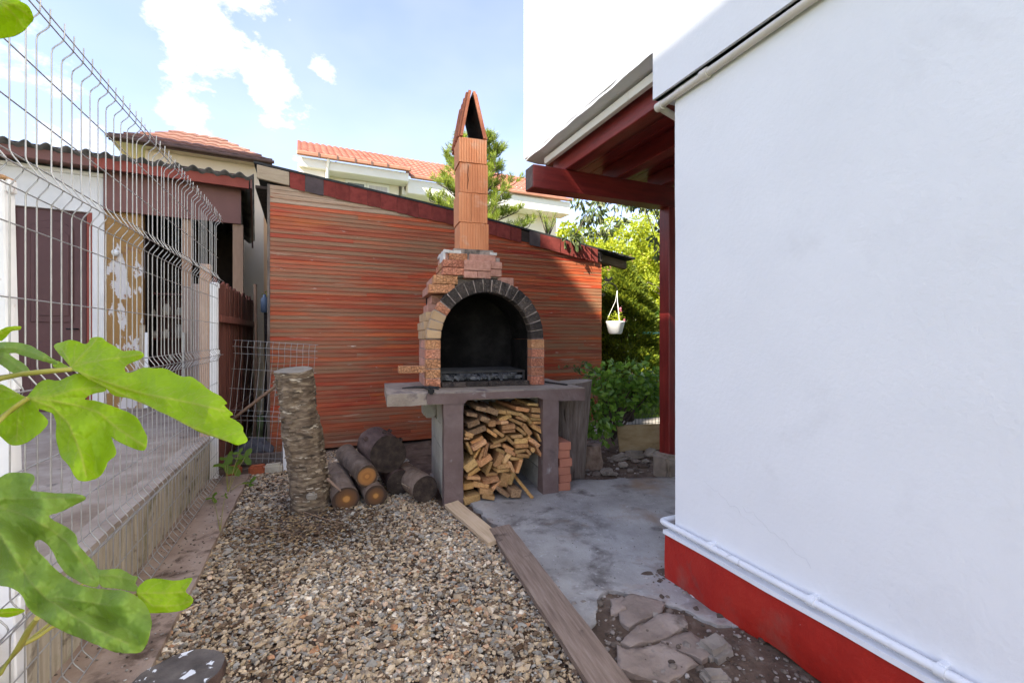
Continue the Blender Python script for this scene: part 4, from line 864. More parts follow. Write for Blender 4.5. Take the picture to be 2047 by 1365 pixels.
obj('timber', MB().add(v, f, True).mesh('t'), OLDWOOD, wp); obj('sawn_top', MB().add(v[-n:], [tuple(range(n))]).mesh('t'), STUMPTOP, wp)
p = on_z(1190, 938); e = empty('split_stump', (p.x, p.y + .1, 0), .3, 'short split log standing on the dark soil behind the barbecue', 'tree stump')
b, c = lathe_log(.13, .12, .24, 9, .03); o = obj('bark', b, BARK, e, rot=(R(90), 0, 0), loc=(0, 0, 0)); 
me = MB().add([Vector((.13 * math.cos(i * .3), .12 * math.sin(i * .3), .235 + .02 * math.sin(i * 1.1))) for i in range(21)], [tuple(range(21))]).mesh('t'); obj('split_top', me, OLDWOOD, e)
o = obj('plywood_board', rough_mesh(MB().box(-.33, .33, -.009, .009, 0, .30), 3, .003, 4, 1), PLY); o.location = (3.50, 4.33, .01); o.rotation_euler = (R(-14), R(2), R(-2)); tag(o, 'yellowish stained plywood board propped below the low garden fence', 'board')
for i, (u, v_, s, lab) in enumerate(((1268, 915, .13, 'flat reddish stone beside the plywood board'), (1300, 908, .10, 'long pinkish stone at the foot of the plywood board'), (1240, 918, .085, 'dark reddish lump of stone before the plywood board'), (1225, 950, .05, 'round grey stone on the dark soil behind the patio'), (1212, 947, .06, 'flat grey stone on the dark soil behind the patio'), (1245, 932, .055, 'pale thin stone slab on the dark soil'), (1290, 925, .045, 'small grey stone between the slab and footing stone'))):
    p = on_z(u, v_, .0); o = obj('stone', rough_mesh(MB().box(-s, s, -s * .6, s * .6, -s * .3, s * .42), 3, s * .35, 5 / s * .12, i * 3 + 1, bevel=s * .25), STONE, None, (p.x, p.y, .015), (0, 0, random.uniform(-.5, .5))); tag(o, lab, 'stone')

# planks between gravel and patio
def plank(name, a, b, w, t, m, label, tilt=0, z=.02):
    a, b = Vector(a), Vector(b); ln = (b - a).length; e = rough_mesh(MB().box(-w / 2, w / 2, 0, ln, 0, t), 4, .004, 5, 2)
    o = obj(name, e, m, None, (a.x, a.y, z), (R(tilt), R(-6), math.atan2(-(b.x - a.x), b.y - a.y))); tag(o, label, 'plank'); return o
plank('plank', (1.045, 2.74), (.955, 3.50), .115, .028, PLANKNEW, 'fresh pale pine plank lying from the left pillar', 0, .012)
plank('plank', (.96, .85), (1.13, 2.90), .145, .032, PLANKOLD, 'long weathered grey plank edging gravel and concrete path', .3, .012)
# broken flagstones on the soil by the house
for i, (pl, zz, lab) in enumerate((([(1232, 1215), (1262, 1192), (1330, 1208), (1322, 1228), (1255, 1258), (1240, 1240)], .024, 'small triangular flagstone beside the weathered plank end'),
                                   ([(1258, 1266), (1330, 1232), (1368, 1238), (1376, 1258), (1318, 1282), (1262, 1300), (1240, 1292)], .026, 'long cracked flagstone behind the biggest broken piece'),
                                   ([(1380, 1264), (1432, 1300), (1404, 1330), (1372, 1312), (1322, 1286)], .022, 'four-sided flagstone piece next to the rounded brown stone'),
                                   ([(1232, 1296), (1262, 1305), (1318, 1288), (1368, 1314), (1398, 1334), (1330, 1368), (1238, 1350)], .025, 'biggest broken flagstone lying in the soil by the house'),
                                   ([(1218, 1200), (1245, 1196), (1252, 1222), (1222, 1234)], .021, 'little broken flagstone corner touching the plank'))):
    poly = [(lambda q: (q.x, q.y))(on_z(u, v_, .01)) for u, v_ in pl][::-1]; o = plate('flagstone', jag(poly, .016, .012, i), -.03, zz, FLAG, None, i, .012, .022); tag(o, lab, 'flagstone')
for i, (u, v_, s, lab) in enumerate(((1430, 1308, .075, 'rounded brown stone lying beside the large flagstone'), (1310, 1238, .022, 'small pale stone on the bare soil of the path'), (1395, 1200, .032, 'whitish paint-splashed stone near the red plinth'), (1430, 1362, .05, 'grey stone half buried beside the plinth'), (1300, 1215, .014, 'tiny rounded stone near the patio edge'))):
    p = on_z(u, v_, .0); o = obj('stone', rough_mesh(MB().box(-s, s, -s * .75, s * .75, -s * .4, s * .55), 3, s * .3, .6 / s * .9, i * 2 + 3, bevel=s * .3), STONE if i != 2 else WHITEMORTAR, None, (p.x, p.y, .012), (0, 0, i)); tag(o, lab, 'stone')
# painted wood disc at the lower left
p = on_z(345, 1352, .05); e = empty('wood_disc', (p.x + .01, p.y, 0), 0, 'dark sawn wood disc splashed with white paint beside the strip', 'wood disc')
v = []; n = 32
for j, (z, r) in enumerate(((-.02, .158), (.03, .162), (.048, .156))):
    for i in range(n): w = 2 * math.pi * i / n; rr = r + .012 * noise.noise(Vector((math.cos(w) * 2, math.sin(w) * 2, 3))); v.append((rr * math.cos(w), rr * .95 * math.sin(w), z + .010 * math.cos(w)))
obj('rim', MB().add(v, [(j * n + i, j * n + (i + 1) % n, (j + 1) * n + (i + 1) % n, (j + 1) * n + i) for j in range(2) for i in range(n)], True).mesh('r'), DARKBARK, e); obj('painted_face', MB().add(v[-n:], [tuple(range(n))]).mesh('f'), PAINTWOOD, e)

# ---------------------------------------------------------------- tall welded wire fence
XF = -.879
def vwire_profile():
    pts = [(.055, .035, .0)]
    pts = [(.036, .052), (.0, .10)]
    for zc_ in (.485, 1.18, 1.865): pts += [(0, zc_ - .052), (.036, zc_), (0, zc_ + .052)]
    pts += [(0, 2.365), (.034, 2.40), (.036, 2.462)]
    return pts
def soft(pts, r=.014):
    out = [Vector((pts[0][0], 0, pts[0][1]))]
    P3 = [Vector((x, 0, z)) for x, z in pts]
    for a, b, c in zip(P3, P3[1:], P3[2:]):
        out += [b + (a - b).normalized() * r, b.lerp((b + (a - b).normalized() * r).lerp(b + (c - b).normalized() * r, .5), .5), b + (c - b).normalized() * r]
    return out + [P3[-1]]
vw = MB().tube(soft(vwire_profile()), .0025, 6).mesh('vwire')
fn = empty('wire_fence', (XF, 5.0, 0), 0, 'tall folded galvanised wire fence between white posts along the gravel', 'fence')
y = 1.585; k = 0
while y < 4.96:
    o = obj('vertical_wire', vw, WIRE, fn, (0, y - 5.0, 0), (0, random.uniform(-.002, .002), random.uniform(-.03, .03))); y += .0755; k += 1
hw = MB().tube([(0, -3.42, 0), (0, -1.7, 0), (0, -.02, 0)], .0025, 6).mesh('hwire')
for z, x in ((2.432, .036), (2.402, .037), (2.25, -.003), (2.08, -.003), (1.917, .0), (1.865, .039), (1.813, 0), (1.70, -.003), (1.47, -.003), (1.232, 0), (1.18, .039), (1.128, 0), (.92, -.003), (.70, -.003), (.537, 0), (.485, .039), (.433, 0), (.27, -.003), (.10, 0), (.052, .039)):
    obj('horizontal_wire', hw, WIRE, fn, (x, 0, z))
pm = MB().box(-.03, .03, -.03, .03, -.1, 1.835).mesh('post', bevel=.004)
for yy, rot, sc in ((4.995, (0, 0, 0), 1.0), (1.985, (R(1.7), R(-.3), 0), 1.0)):
    po_ = obj('post', pm, POSTW, fn, (-.034 if yy > 3 else -.042, yy - 5.0, 0), rot); obj('post_cap', MB().box(-.033, .033, -.033, .033, 1.8355, 1.85).mesh('c', bevel=.005), POSTW if yy > 3 else RUST, po_)
    for z in (.5, 1.2, 1.82): obj('bracket', MB().box(.028, .04, -.02, .02, z - .02, z + .02).mesh('b', bevel=.003), POSTW, po_)

# short spare panel leaning in the gap behind
sp_ = empty('spare_mesh_panel', (-.90, 5.38, .08), 0, 'short galvanised mesh panel leaning across the gap beside the shed', 'mesh panel')
sp_.rotation_euler = (R(-4), R(4), R(-12))
sv = MB().tube([Vector((0, y_, z_)) for y_, z_ in ((0, 0), (0, .42), (-.03, .47), (0, .52), (0, 1.10), (-.035, 1.17), (-.02, 1.24))], .0025, 6).mesh('sv')
for i in range(14): obj('vertical_wire', sv, WIRE, sp_, (i * .0595, 0, 0))
sh_ = MB().tube([(-.02, 0, 0), (.80, 0, 0)], .0025, 6).mesh('sh')
for z, yy in ((.04, 0), (.25, 0), (.42, 0), (.47, -.032), (.52, 0), (.74, 0), (.94, 0), (1.10, 0), (1.17, -.037), (1.235, -.024)): obj('horizontal_wire', sh_, WIRE, sp_, (0, yy, z))
o = obj('tool_handle', MB().tube([at(465, 838, 4.55), at(510, 803, 4.45), at(556, 768, 4.35)], .015, 10).mesh('h'), HANDLE); tag(o, 'long round wooden tool handle leaning on the mesh panel', 'tool handle')
o = obj('white_stake', MB().box(-.02, .02, -.01, .01, 0, .46).mesh('s', bevel=.003), POSTW); o.location = (-.325, 5.10, 0); o.rotation_euler = (0, R(-.8), .2); tag(o, 'narrow white stake standing behind the birch stump', 'stake')
o = obj('timber_sill', rough_mesh(MB().box(-.30, .32, -.05, .05, 0, .10), 4, .006, 6), OLDWOOD); o.location = (-.63, 5.52, 0); o.rotation_euler = (0, 0, R(-10)); tag(o, 'grey timber sill lying across the gap beside the shed', 'timber')
for (u, v_, lx, m_, lab) in ((466, 952, .065, OLDBRICK, 'brownish brick half hidden by the fig seedling'), (513, 949, .075, OLDBRICK, 'rounded orange-red broken brick in front of the timber sill'), (545, 946, .08, CREAMSTONE, 'cream coloured brick beside the broken red brick')):
    p = on_z(u, v_, 0); o = obj('old_brick', rough_mesh(MB().box(-lx, lx, -.05, .05, -.02, .075), 3, .012, 9, lx * 50, bevel=.018), m_, None, (p.x, p.y + .06, .01), (0, 0, R(-8))); tag(o, lab, 'brick')
# dropped cloth in the gap
v = []; nx_ = 26
me = grid_mesh(-.2, .2, -.14, .14, nx_, 18, lambda x, y: .02 + .13 * max(0, 1 - (x / .2) ** 2) * max(0, 1 - (y / .14) ** 2) ** .5 * (1 + .5 * noise.noise(Vector((x * 16, y * 16, 2)))) + .025 * noise.noise(Vector((x * 30, y * 26, 5))))
o = obj('grey_cloth', me, CLOTH, None, (-.68, 5.75, .06)); md = o.modifiers.new('thick', 'SOLIDIFY'); md.thickness = .006; tag(o, 'crumpled dark grey cloth lying in the gap by the shed', 'cloth')

# picket fence running back behind the far post
pf = empty('picket_fence', (-.93, 5.1, 0), 0, 'old red-brown wooden picket fence with rounded tops behind the white post', 'fence')
y = 0; k = 0; pr = random.Random(8)
PICK = mat('worn_red_brown_picket', [(.10, .032, .022), (.17, .055, .036), (.22, .09, .06)], scale=5, stretch=(7, 7, .7), bump=.7, bscale=14, rand=.22, layers=[((.32, .22, .17), 5, .64, .8, (5, 5, .6))])
while y < 2.55:
    w = pr.uniform(.085, .105); h = 1.90 + pr.uniform(-.035, .03); t = .02
    prof = [(0, .05), (w, .05), (w, h - .03), (w * .82, h - .008), (w * .5, h), (w * .18, h - .008), (0, h - .03)]
    me = MB().prism(prof, -t / 2, t / 2).mesh('p', bevel=.002); obj('picket', me, PICK, pf, (pr.uniform(-.006, .006), y, 0), (0, 0, R(90))); y += w + .006
for z in (.5, 1.52): obj('rail', MB().box(.012, .06, 0, 2.5, z - .035, z + .035).mesh('r', bevel=.004), PICK, pf)
obj('fence_post', MB().box(-.10, -.015, -.11, -.03, 0, 2.02).mesh('r', bevel=.008), TANP, pf)
for (x, y, h, r, lab) in ((-.66, 6.6, 1.72, .022, 'thin round pole standing in the dark gap near the pickets'), (-.74, 6.3, 1.98, .02, 'rusty thin pole leaning at the end of the pickets')):
    o = obj('pole', MB().tube([(0, 0, 0), (.02, .02, h * .5), (.01, 0, h)], r, 8).mesh('p'), DARKWOOD if x > -.7 else HANDLE, None, (x, y, 0)); tag(o, lab, 'pole')
o = obj('plastic_bottle', MB().tube([(0, 0, -.11), (0, 0, -.10), (0, 0, .06), (0, 0, .09), (0, 0, .12)], [.03, .045, .045, .02, .018], 12).mesh('b'), mat('blue_grey_plastic', [(.12, .16, .22), (.18, .23, .30)], bump=.1, rand=0, rough=.3)); o.location = (-.655, 6.56, 1.76); tag(o, 'blue-grey plastic bottle stuck upside down on a pole', 'bottle')

# ---------------------------------------------------------------- neighbour's outbuilding on the raised yard
OB = Frame(-3.04, 7.35, 6.4)
ob = empty('outbuilding', OB.o, OB.r, 'low neighbouring outbuilding with corrugated roof, brown panels and a dark panelled door', 'outbuilding')
def rect(name, u0, v0, u1, v1, b0, b1, m, parent=None, bevel=.003, zlo=None, zhi=None):
    a = OB.px(u0, (v0 + v1) / 2, b0); c = OB.px(u1, (v0 + v1) / 2, b0); um = (u0 + u1) / 2
    zt = OB.px(um, v0, b0).z if zhi is None else zhi; zb = OB.px(um, v1, b0).z if zlo is None else zlo
    return obj(name, MB().box(a.x, c.x, b0, b1, zb, zt).mesh(name, bevel=bevel), m, parent or ob)
YZ = .40
zbeam = OB.px(105, 340).z; zdoor = OB.px(100, 417).z
XR = OB.px(482, 500).x; XL = -1.9
def sx(u): return OB.px(u, 500).x
rect('lintel_wall', -60, 338, 208, 417, 0, .2, WHITEWASH, zhi=zbeam, zlo=zdoor)
obj('roof_batten', MB().box(XL, sx(211), -.03, 0, zbeam - .02, zbeam + .03).mesh('b', bevel=.004), SOFFIT, ob)
rect('wall_pier', -80, 417, 26, 800, 0, .2, WHITEWASH, zhi=zdoor, zlo=YZ)
rect('door_frame', 184, 417, 208, 800, -.01, .15, WHITEWASH, zhi=zdoor, zlo=YZ)
rect('frame_strip', 173, 417, 184, 800, .0, .12, REDFASC, zhi=zdoor, zlo=YZ)
dr = rect('door', 27, 417, 172.5, 800, .05, .09, DOORP, zhi=zdoor, zlo=YZ + .02)
da, db_ = sx(27), sx(172.5)
for (x0, x1, z0, z1, arch) in ((da + .13, db_ - .13, 1.52, zdoor - .22, True), (da + .13, db_ - .13, .62, 1.28, False)):
    prof = [(x0, z0), (x1, z0), (x1, z1)] + ([(x0 + (x1 - x0) * (1 - i / 10), z1 + .09 * math.sin(math.pi * i / 10)) for i in range(1, 10)] if arch else []) + [(x0, z1)]
    obj('door_panel', MB().prism(prof, .036, .0495).mesh('p', bevel=.006), DOORP, dr)
    c = Vector(((x0 + x1) / 2, 0, (z0 + z1) / 2)); inn = [(c.x + (x - c.x) * .8, c.z + (z - c.z) * .86) for x, z in prof]
    obj('door_panel', MB().prism(inn, .026, .0355).mesh('p', bevel=.006), DOORP, dr)
obj('door_handle', MB().tube([(db_ - .09, .048, 1.44), (db_ - .09, .0, 1.44), (db_ - .19, -.005, 1.44)], .009, 8).mesh('h'), IRON, dr)
# brown header over the open store, posts, peeling wall
zh0 = OB.px(345, 436).z; ztop = OB.px(345, 345).z
obj('header_panel', MB().box(sx(209), XR + .0, -.06, -.03, zh0, ztop + .08).mesh('h', bevel=.003), BROWNP, ob)
rect('peeling_wall', 208.5, 430, 286, 800, .02, .14, PEEL, zhi=zh0 + .2, zlo=YZ)
rect('store_post', 363, 430, 383, 800, -.02, .1, TANP, zhi=zh0, zlo=YZ)
rect('store_post', 465, 430, 486, 800, -.02, .12, TANP, zhi=zh0, zlo=YZ)
rect('store_panel', 384, 568, 428, 800, -.012, .02, CHIPB, zlo=YZ)
rect('store_panel', 364, 572, 383.5, 800, -.045, -.022, CHIPB, zlo=YZ)
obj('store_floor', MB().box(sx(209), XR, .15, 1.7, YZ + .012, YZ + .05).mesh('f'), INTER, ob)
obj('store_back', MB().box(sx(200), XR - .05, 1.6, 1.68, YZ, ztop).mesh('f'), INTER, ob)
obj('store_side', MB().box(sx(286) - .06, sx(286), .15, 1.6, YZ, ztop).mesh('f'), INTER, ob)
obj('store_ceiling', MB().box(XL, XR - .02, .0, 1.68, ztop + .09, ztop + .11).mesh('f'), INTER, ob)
# side wall of dark boards
x = 0.02
for i in range(9):
    obj('side_board', MB().box(XR - .03, XR - .005, .125 + i * .18, .30 + i * .18, YZ - .5, ztop + .05 - i * .028).mesh('s', bevel=.003), OLDWOOD if i % 3 else DARKWOOD, ob)
# fascia boards and corrugated roof, which falls away to the back
zf = OB.px(345, 356, -.22).z
obj('fascia', MB().box(XL, sx(206) - .03, -.25, -.22, zf - .0, zf + .12).mesh('f', bevel=.003), BROWNP, ob)
obj('fascia', MB().box(sx(206) - .028, XR + .10, -.25, -.22, zf - .01, zf + .125).mesh('f', bevel=.003), REDFASC, ob)
obj('soffit', MB().box(XL, XR + .05, -.219, -.0, zf + .02, zf + .04).mesh('f'), BROWNP, ob)
n = 220; v = []; f = []; X0, X1 = XL - .1, XR + .16
for j, (b, dz) in enumerate(((-.33, .0), (1.9, -.52))):
    for i in range(n + 1):
        x = X0 + (X1 - X0) * i / n; v.append((x, b, zf + .155 + .028 * math.sin(x * 2 * math.pi / .177) + dz))
f = [(i, i + 1, n + 2 + i, n + 1 + i) for i in range(n)]
o = obj('corrugated_roof', MB().add(v, f, True).mesh('r'), ETERNIT, ob); md = o.modifiers.new('thick', 'SOLIDIFY'); md.thickness = .008
obj('barge_board', MB().add([(XR + .115, -.25, zf + .0), (XR + .115, -.25, zf + .125), (XR + .115, 1.8, zf - .38), (XR + .115, 1.8, zf - .50), (XR + .14, -.25, zf), (XR + .14, -.25, zf + .125), (XR + .14, 1.8, zf - .38), (XR + .14, 1.8, zf - .50)], [(0, 1, 2, 3), (7, 6, 5, 4), (0, 4, 5, 1), (1, 5, 6, 2), (2, 6, 7, 3), (3, 7, 4, 0)]).mesh('b'), BROWNP, ob)
lb = MB().tube([(0, 0, 0), (0, -.03, 0)], .02, 10); o = obj('wall_lamp', MB().add(*(lambda bm: ([q.co.copy() for q in bm.verts], [tuple(w.index for w in fc.verts) for fc in bm.faces]))((lambda b: (bmesh.ops.create_uvsphere(b, u_segments=12, v_segments=8, radius=.045), b)[1])(bmesh.new())), True).mesh('l'), WHITEPL)
o.location = OB.m @ OB.px(231, 505, -.03); tag(o, 'round white unlit bulb lamp on the peeling ochre wall', 'lamp')
# cabinet inside the store with crockery
cb = empty('open_cabinet', OB.m @ Vector((sx(325), .75, YZ + .05)), OB.r, 'dark mahogany cabinet with open shelves inside the outbuilding', 'cabinet')
cw = .48; obj('side', MB().box(-cw, -cw + .04, -.2, .2, 0, 1.55).mesh('s'), CABI, cb); obj('side', MB().box(cw - .04, cw, -.2, .2, 0, 1.55).mesh('s'), CABI, cb); obj('back', MB().box(-cw + .04, cw - .04, .17, .2, 0, 1.55).mesh('s'), CABI, cb)
for z in (.02, .52, .85, 1.18, 1.50): obj('shelf', MB().box(-cw + .042, cw - .042, -.19, .168, z, z + .025).mesh('s'), CABI, cb)
obj('drawer', MB().box(-cw + .045, cw - .045, -.195, -.17, .08, .48).mesh('d', bevel=.006), CABI, cb); obj('drawer_pull', MB().tube([(-.2, -.215, .33), (-.1, -.23, .3), (.1, -.23, .3), (.2, -.215, .33)], .008, 6).mesh('p'), WHITEPL, cb)
jr = random.Random(2); CREAMC = mat('cream_crockery', [(.5, .42, .32), (.66, .58, .46)], bump=.05, rand=.25, rough=.4)
for i, (x, z) in enumerate(((-.36, 1.205), (-.22, 1.205), (-.05, 1.205), (.1, 1.205), (-.33, .875), (-.2, .875), (-.06, .875), (.1, .875), (.24, .875), (-.3, .545), (0, .545))):
    r = jr.uniform(.035, .055); h = jr.uniform(.08, .2)
    w = cb.matrix_basis @ Vector((x, -.06, z)); o = obj('jar', MB().tube([(0, 0, 0), (0, 0, .005), (0, 0, h * .7), (0, 0, h * .82), (0, 0, h)], [r * .8, r, r, r * .6, r * .65], 10).mesh('j'), CREAMC, None, w); tag(o, f"{'tall' if h > .14 else 'short'} cream jar on the {'top' if z > 1.1 else 'middle' if z > .8 else 'lowest'} shelf of the mahogany cabinet", 'jar', 'jars on the cabinet shelves')
for u, h, m_ in ((283, 1.1, PALEWOOD), (290, 1.0, WHITEPL)):
    q = OB.px(u, 700, -.04); w = OB.m @ Vector((q.x, -.05, YZ)); o = obj('leaning_lath', MB().box(-.03, .03, -.012, .012, 0, h).mesh('l', bevel=.003), m_, None, w, (R(-3), 0, OB.r)); tag(o, 'pale wooden lath leaning on the peeling wall' if m_ is PALEWOOD else 'narrow white strip leaning on the peeling wall', 'lath')
q = OB.px(367, 680, -.1); o = obj('metal_tube', MB().tube([(0, 0, 0), (0, 0, 1.0)], .02, 8).mesh('l'), WIRE, None, OB.m @ Vector((q.x, -.1, YZ))); tag(o, 'grey metal tube standing before the pinkish store panel', 'tube')

# ---------------------------------------------------------------- houses behind
def tiled(x0, x1, y0, z0, y1, z1, period, course, m, parent, name='roof', flip=False, hipl=0, hipr=0, amp=.03):
    """a slope of pan tiles: waves across, stepped courses up"""
    nx = int((x1 - x0) / period * 8); nr = max(2, int(math.hypot(y1 - y0, z1 - z0) / course)); v = []; f = []
    for j in range(nr):
        for e in (0, 1):
            t = (j + e) / nr; lift = .028 * (1 - e)
            xa = x0 + hipl * t; xb = x1 - hipr * t
            for i in range(nx + 1):
                x = xa + (xb - xa) * i / nx; v.append((x, y0 + (y1 - y0) * t, z0 + (z1 - z0) * t + lift + amp * abs(math.sin(math.pi * x / period))))
    n = nx + 1
    for r in range(2 * nr - 1):
        for i in range(nx): f.append((r * n + i, r * n + i + 1, (r + 1) * n + i + 1, (r + 1) * n + i))
    return obj(name, MB().add(v, f).mesh('tiles'), m, parent)
# cream house at the left
CR = Frame(-2.9, 9.4, 5.5)
ch = empty('cream_house', CR.o, CR.r, 'cream rendered house with low brown tiled hip roof above the outbuilding', 'house')
ca, cb_ = CR.px(290, 320).x, CR.px(527, 400).x; cze = CR.px(400, 307, -.2).z
obj('wall', MB().box(ca, cb_, 0, 6, -.1, cze).mesh('w'), CREAM, ch)
obj('corner_pilaster', MB().box(cb_ + .001, cb_ + .19, .35, 1.0, -.1, cze - .02).mesh('w'), PEACH, ch)
obj('side_wing', MB().box(cb_ + .03, cb_ + .42, 2.2, 6, -.1, cze - .7).mesh('w'), WHITEWASH, ch)
obj('eave', MB().box(ca - .40, cb_ + .12, -.2, 6.4, cze - .01, cze + .035).mesh('e'), CREAM, ch); obj('fascia', MB().box(ca - .42, cb_ + .14, -.235, -.202, cze - .015, cze + .10).mesh('e'), DARKEAVE, ch)
tiled(ca - .45, cb_ + .17, -.27, cze + .02, 1.4, cze + .90, .2, .35, ROOFT2, ch, hipl=.75, hipr=1.0, amp=.022)
obj('gutter', MB().tube([(ca - .45, -.27, cze + .03), (cb_ + .17, -.27, cze + .03)], .03, 8).mesh('g'), DARKEAVE, ch)
# white two-winged house far behind
WF = Frame(-.85, 18.0, 2.2)
wh = empty('white_villa', WF.o, WF.r, 'off-white villa with long red tiled roof rising behind the shed', 'house')
xl = WF.px(597, 330).x; xm = WF.px(797, 330).x; xr = WF.px(1095, 400, 1.2).x; zg = WF.px(600, 311, -.7).z
def wp_(u, v, b): return WF.px(u, v, b)
obj('wall', MB().box(xl + .02, xm, 0, 8, -.1, zg + .12).mesh('w'), OFFWHITE, wh)
obj('wall', MB().box(xm + .002, xr, .4, 8, -.1, zg - .1).mesh('w'), OFFWHITE, wh)
obj('pier', MB().box(xl - .02, xl + .85, -.55, -.0, -.1, zg - .25).mesh('p'), OFFWHITE, wh)
obj('soffit', MB().box(xl, xm + .25, -.68, -.002, zg - .36, zg - .03).mesh('s', bevel=.02), SOFFIT, wh)
tiled(xl - .05, xm + .3, -.75, zg, 3.1, zg + 1.95, .24, .36, ROOFT, wh, amp=.05)
tiled(xm + .32, xr + .3, -.45, zg - .14, 3.1, zg + 1.95, .24, .36, ROOFT, wh, amp=.05)
gt = MB().box(xl - .06, xm + .3, -.86, -.74, zg - .02, zg + .13).mesh('g', bevel=.03); go = obj('gutter', gt, GUTTER, wh)
for t in (.18, .35, .52, .68, .84): obj('gutter_clip', MB().box(-.03, .03, -.875, -.86, zg - .03, zg + .14).mesh('c'), DARKEAVE, go, (xl + (xm - xl) * t, 0, 0))
go = obj('gutter', MB().box(xm + .35, xr + .3, -.58, -.46, zg - .16, zg - .02).mesh('g', bevel=.03), GUTTER, wh)
obj('soffit', MB().box(xm + .26, xr + .25, -.44, .398, zg - .72, zg - .17).mesh('s', bevel=.02), SOFFIT, wh)
obj('downpipe', MB().tube([(xl + .95, -.78, zg), (xl + .92, -.62, zg - .45), (xl + .92, -.6, 2)], .06, 8).mesh('d'), SOFFIT, wh)
for (u0, v0, u1, v1, b) in ((690, 362, 732, 400, 0), (733, 368, 778, 408, 0)):
    a, c = wp_(u0, v0, b), wp_(u1, v1, b); zt = wp_((u0 + u1) / 2, v0, b).z
    fr = obj('window', MB().box(a.x, c.x, -.03, .02, zt - 2.0, zt).mesh('w', bevel=.01), WHITEPL, wh)
    obj('pane', MB().box(a.x + .08, c.x - .08, -.036, -.031, zt - 1.9, zt - .1).mesh('p'), GLASS if u0 < 700 else CURTAIN, fr)
for k in range(7):
    q = wp_(640 + k * 23 if k < 5 else 830 + k * 9, 300 + k * 7, -.2)
q = wp_(671, 340, -.02)
lm = empty('wall_lantern', WF.m @ Vector((q.x, -.12, q.z)), WF.r, 'small black wall lantern with white glass on the villa wall', 'lantern')
obj('glass', MB().tube([(0, 0, -.24), (0, 0, -.2), (0, 0, 0)], [.03, .07, .12], 8).mesh('g'), WHITEPL, lm); obj('hood', MB().tube([(0, 0, .0), (0, 0, .06), (0, 0, .2), (0, 0, .27)], [.16, .14, .04, .02], 8).mesh('h'), IRON, lm); obj('arm', MB().tube([(0, .12, .1), (0, 0, .12)], .02, 6).mesh('a'), IRON, lm)
q = wp_(822, 380, .18); ac = empty('air_conditioner', WF.m @ Vector((q.x, .18, q.z)), WF.r, 'white air conditioner unit on the villa wall beside the pine', 'air conditioner')
obj('case', MB().box(-.4, .4, -.2, .2, -.3, .3).mesh('c', bevel=.03), WHITEPL, ac); obj('fan_grille', MB().tube([(-.08, -.215, 0), (-.08, -.201, 0)], .24, 20).mesh('f'), IRON, ac)
rl = empty('balcony_railing', WF.m @ Vector((wp_(800, 400, -.5).x, -.5, wp_(800, 400, -.5).z)), WF.r, 'black iron balcony railing showing above the shed roof near the pine', 'railing')
obj('top_rail', MB().tube([(-.6, 0, 0), (.9, 0, 0)], .03, 6).mesh('t'), IRON, rl)
for i in range(9): obj('baluster', MB().tube([(-.5 + i * .16, 0, 0), (-.5 + i * .16, 0, -.9)], .015, 5).mesh('b'), IRON, rl)
# flat-roofed wing with the curved balcony
q0, q1 = wp_(1045, 392, 2.0), wp_(1122, 398, 1.0)
obj('eave_slab', MB().box(q0.x - 1, q1.x, .7, 6, q1.z - .08, q1.z + .16).mesh('e', bevel=.02), SOFFIT, wh)
cbx = wp_(1096, 430, 1.2); bl = empty('curved_balcony', WF.m @ Vector((cbx.x, 2.0, cbx.z)), WF.r, 'bowed black iron balcony railing at the villa corner', 'balcony')
obj('top_rail', MB().tube([(.55 * math.sin(t), -.8 * math.cos(t), -.0) for t in [i * math.pi / 12 for i in range(13)]], .03, 6).mesh('t'), IRON, bl)
for i in range(12):
    t = (i + .5) * math.pi / 12; c, s_ = .55 * math.sin(t), -.8 * math.cos(t); obj('baluster', MB().tube([(c * k1, s_ * k1, z) for k1, z in ((1, 0), (1.02, -.25), (1.18, -.55), (1.2, -.7), (1.0, -1.0))], .02, 5).mesh('b'), IRON, bl)
obj('floor', MB().slab([(.6 * math.sin(i * math.pi / 12), -.85 * math.cos(i * math.pi / 12)) for i in range(13)], -1.15, -1.0).mesh('f'), OFFWHITE, bl)
# distant pinkish house glimpsed between the trees
dh = empty('distant_house', (14.2, 16.5, 0), R(-20), 'pale pinkish house glimpsed far behind the garden trees', 'house')
obj('wall', MB().box(-3, 3, 0, 6, -.1, 4.2).mesh('w'), OFFWHITE, dh); o = obj('roof', MB().prism([(-3.3, 4.2), (3.3, 4.2), (0, 6.0)], -.3, 6.3).mesh('r'), ROOFT, dh)
w_ = obj('window', MB().box(-.6, .5, -.04, 0, 1.6, 2.9).mesh('w'), WHITEPL, dh); obj('pane', MB().box(-.52, .42, -.05, -.041, 1.68, 2.82).mesh('p'), GLASS, w_)
# tall unseen block added to the left, sized and placed to shade the yard
bx_ = -14.0
ap = empty('unseen_block', (bx_, -3, 0), 0, 'unseen seven-storey block added left of the yard to cast its shade', 'unseen block')
def zshade(x, z): return z + (x - bx_) / .945
obj('wall', MB().box(-9, 0, -1.2, 4.8, -.1, zshade(2.93, 2.82)).mesh('w'), OFFWHITE, ap); obj('wall', MB().box(-9, -.001, -5.1, -1.201, -.1, zshade(1.755, 3.02)).mesh('w'), OFFWHITE, ap)
for fl in range(7):
    for yy in (-4.4, -2.6, -.6, 1.4, 3.2): w_ = obj('window', MB().box(.0, .03, yy, yy + 1.2, 1.0 + fl * 2.75, 2.4 + fl * 2.75).mesh('w'), WHITEPL, ap); obj('pane', MB().box(.031, .036, yy + .08, yy + 1.12, 1.08 + fl * 2.75, 2.32 + fl * 2.75).mesh('p'), GLASS, w_)

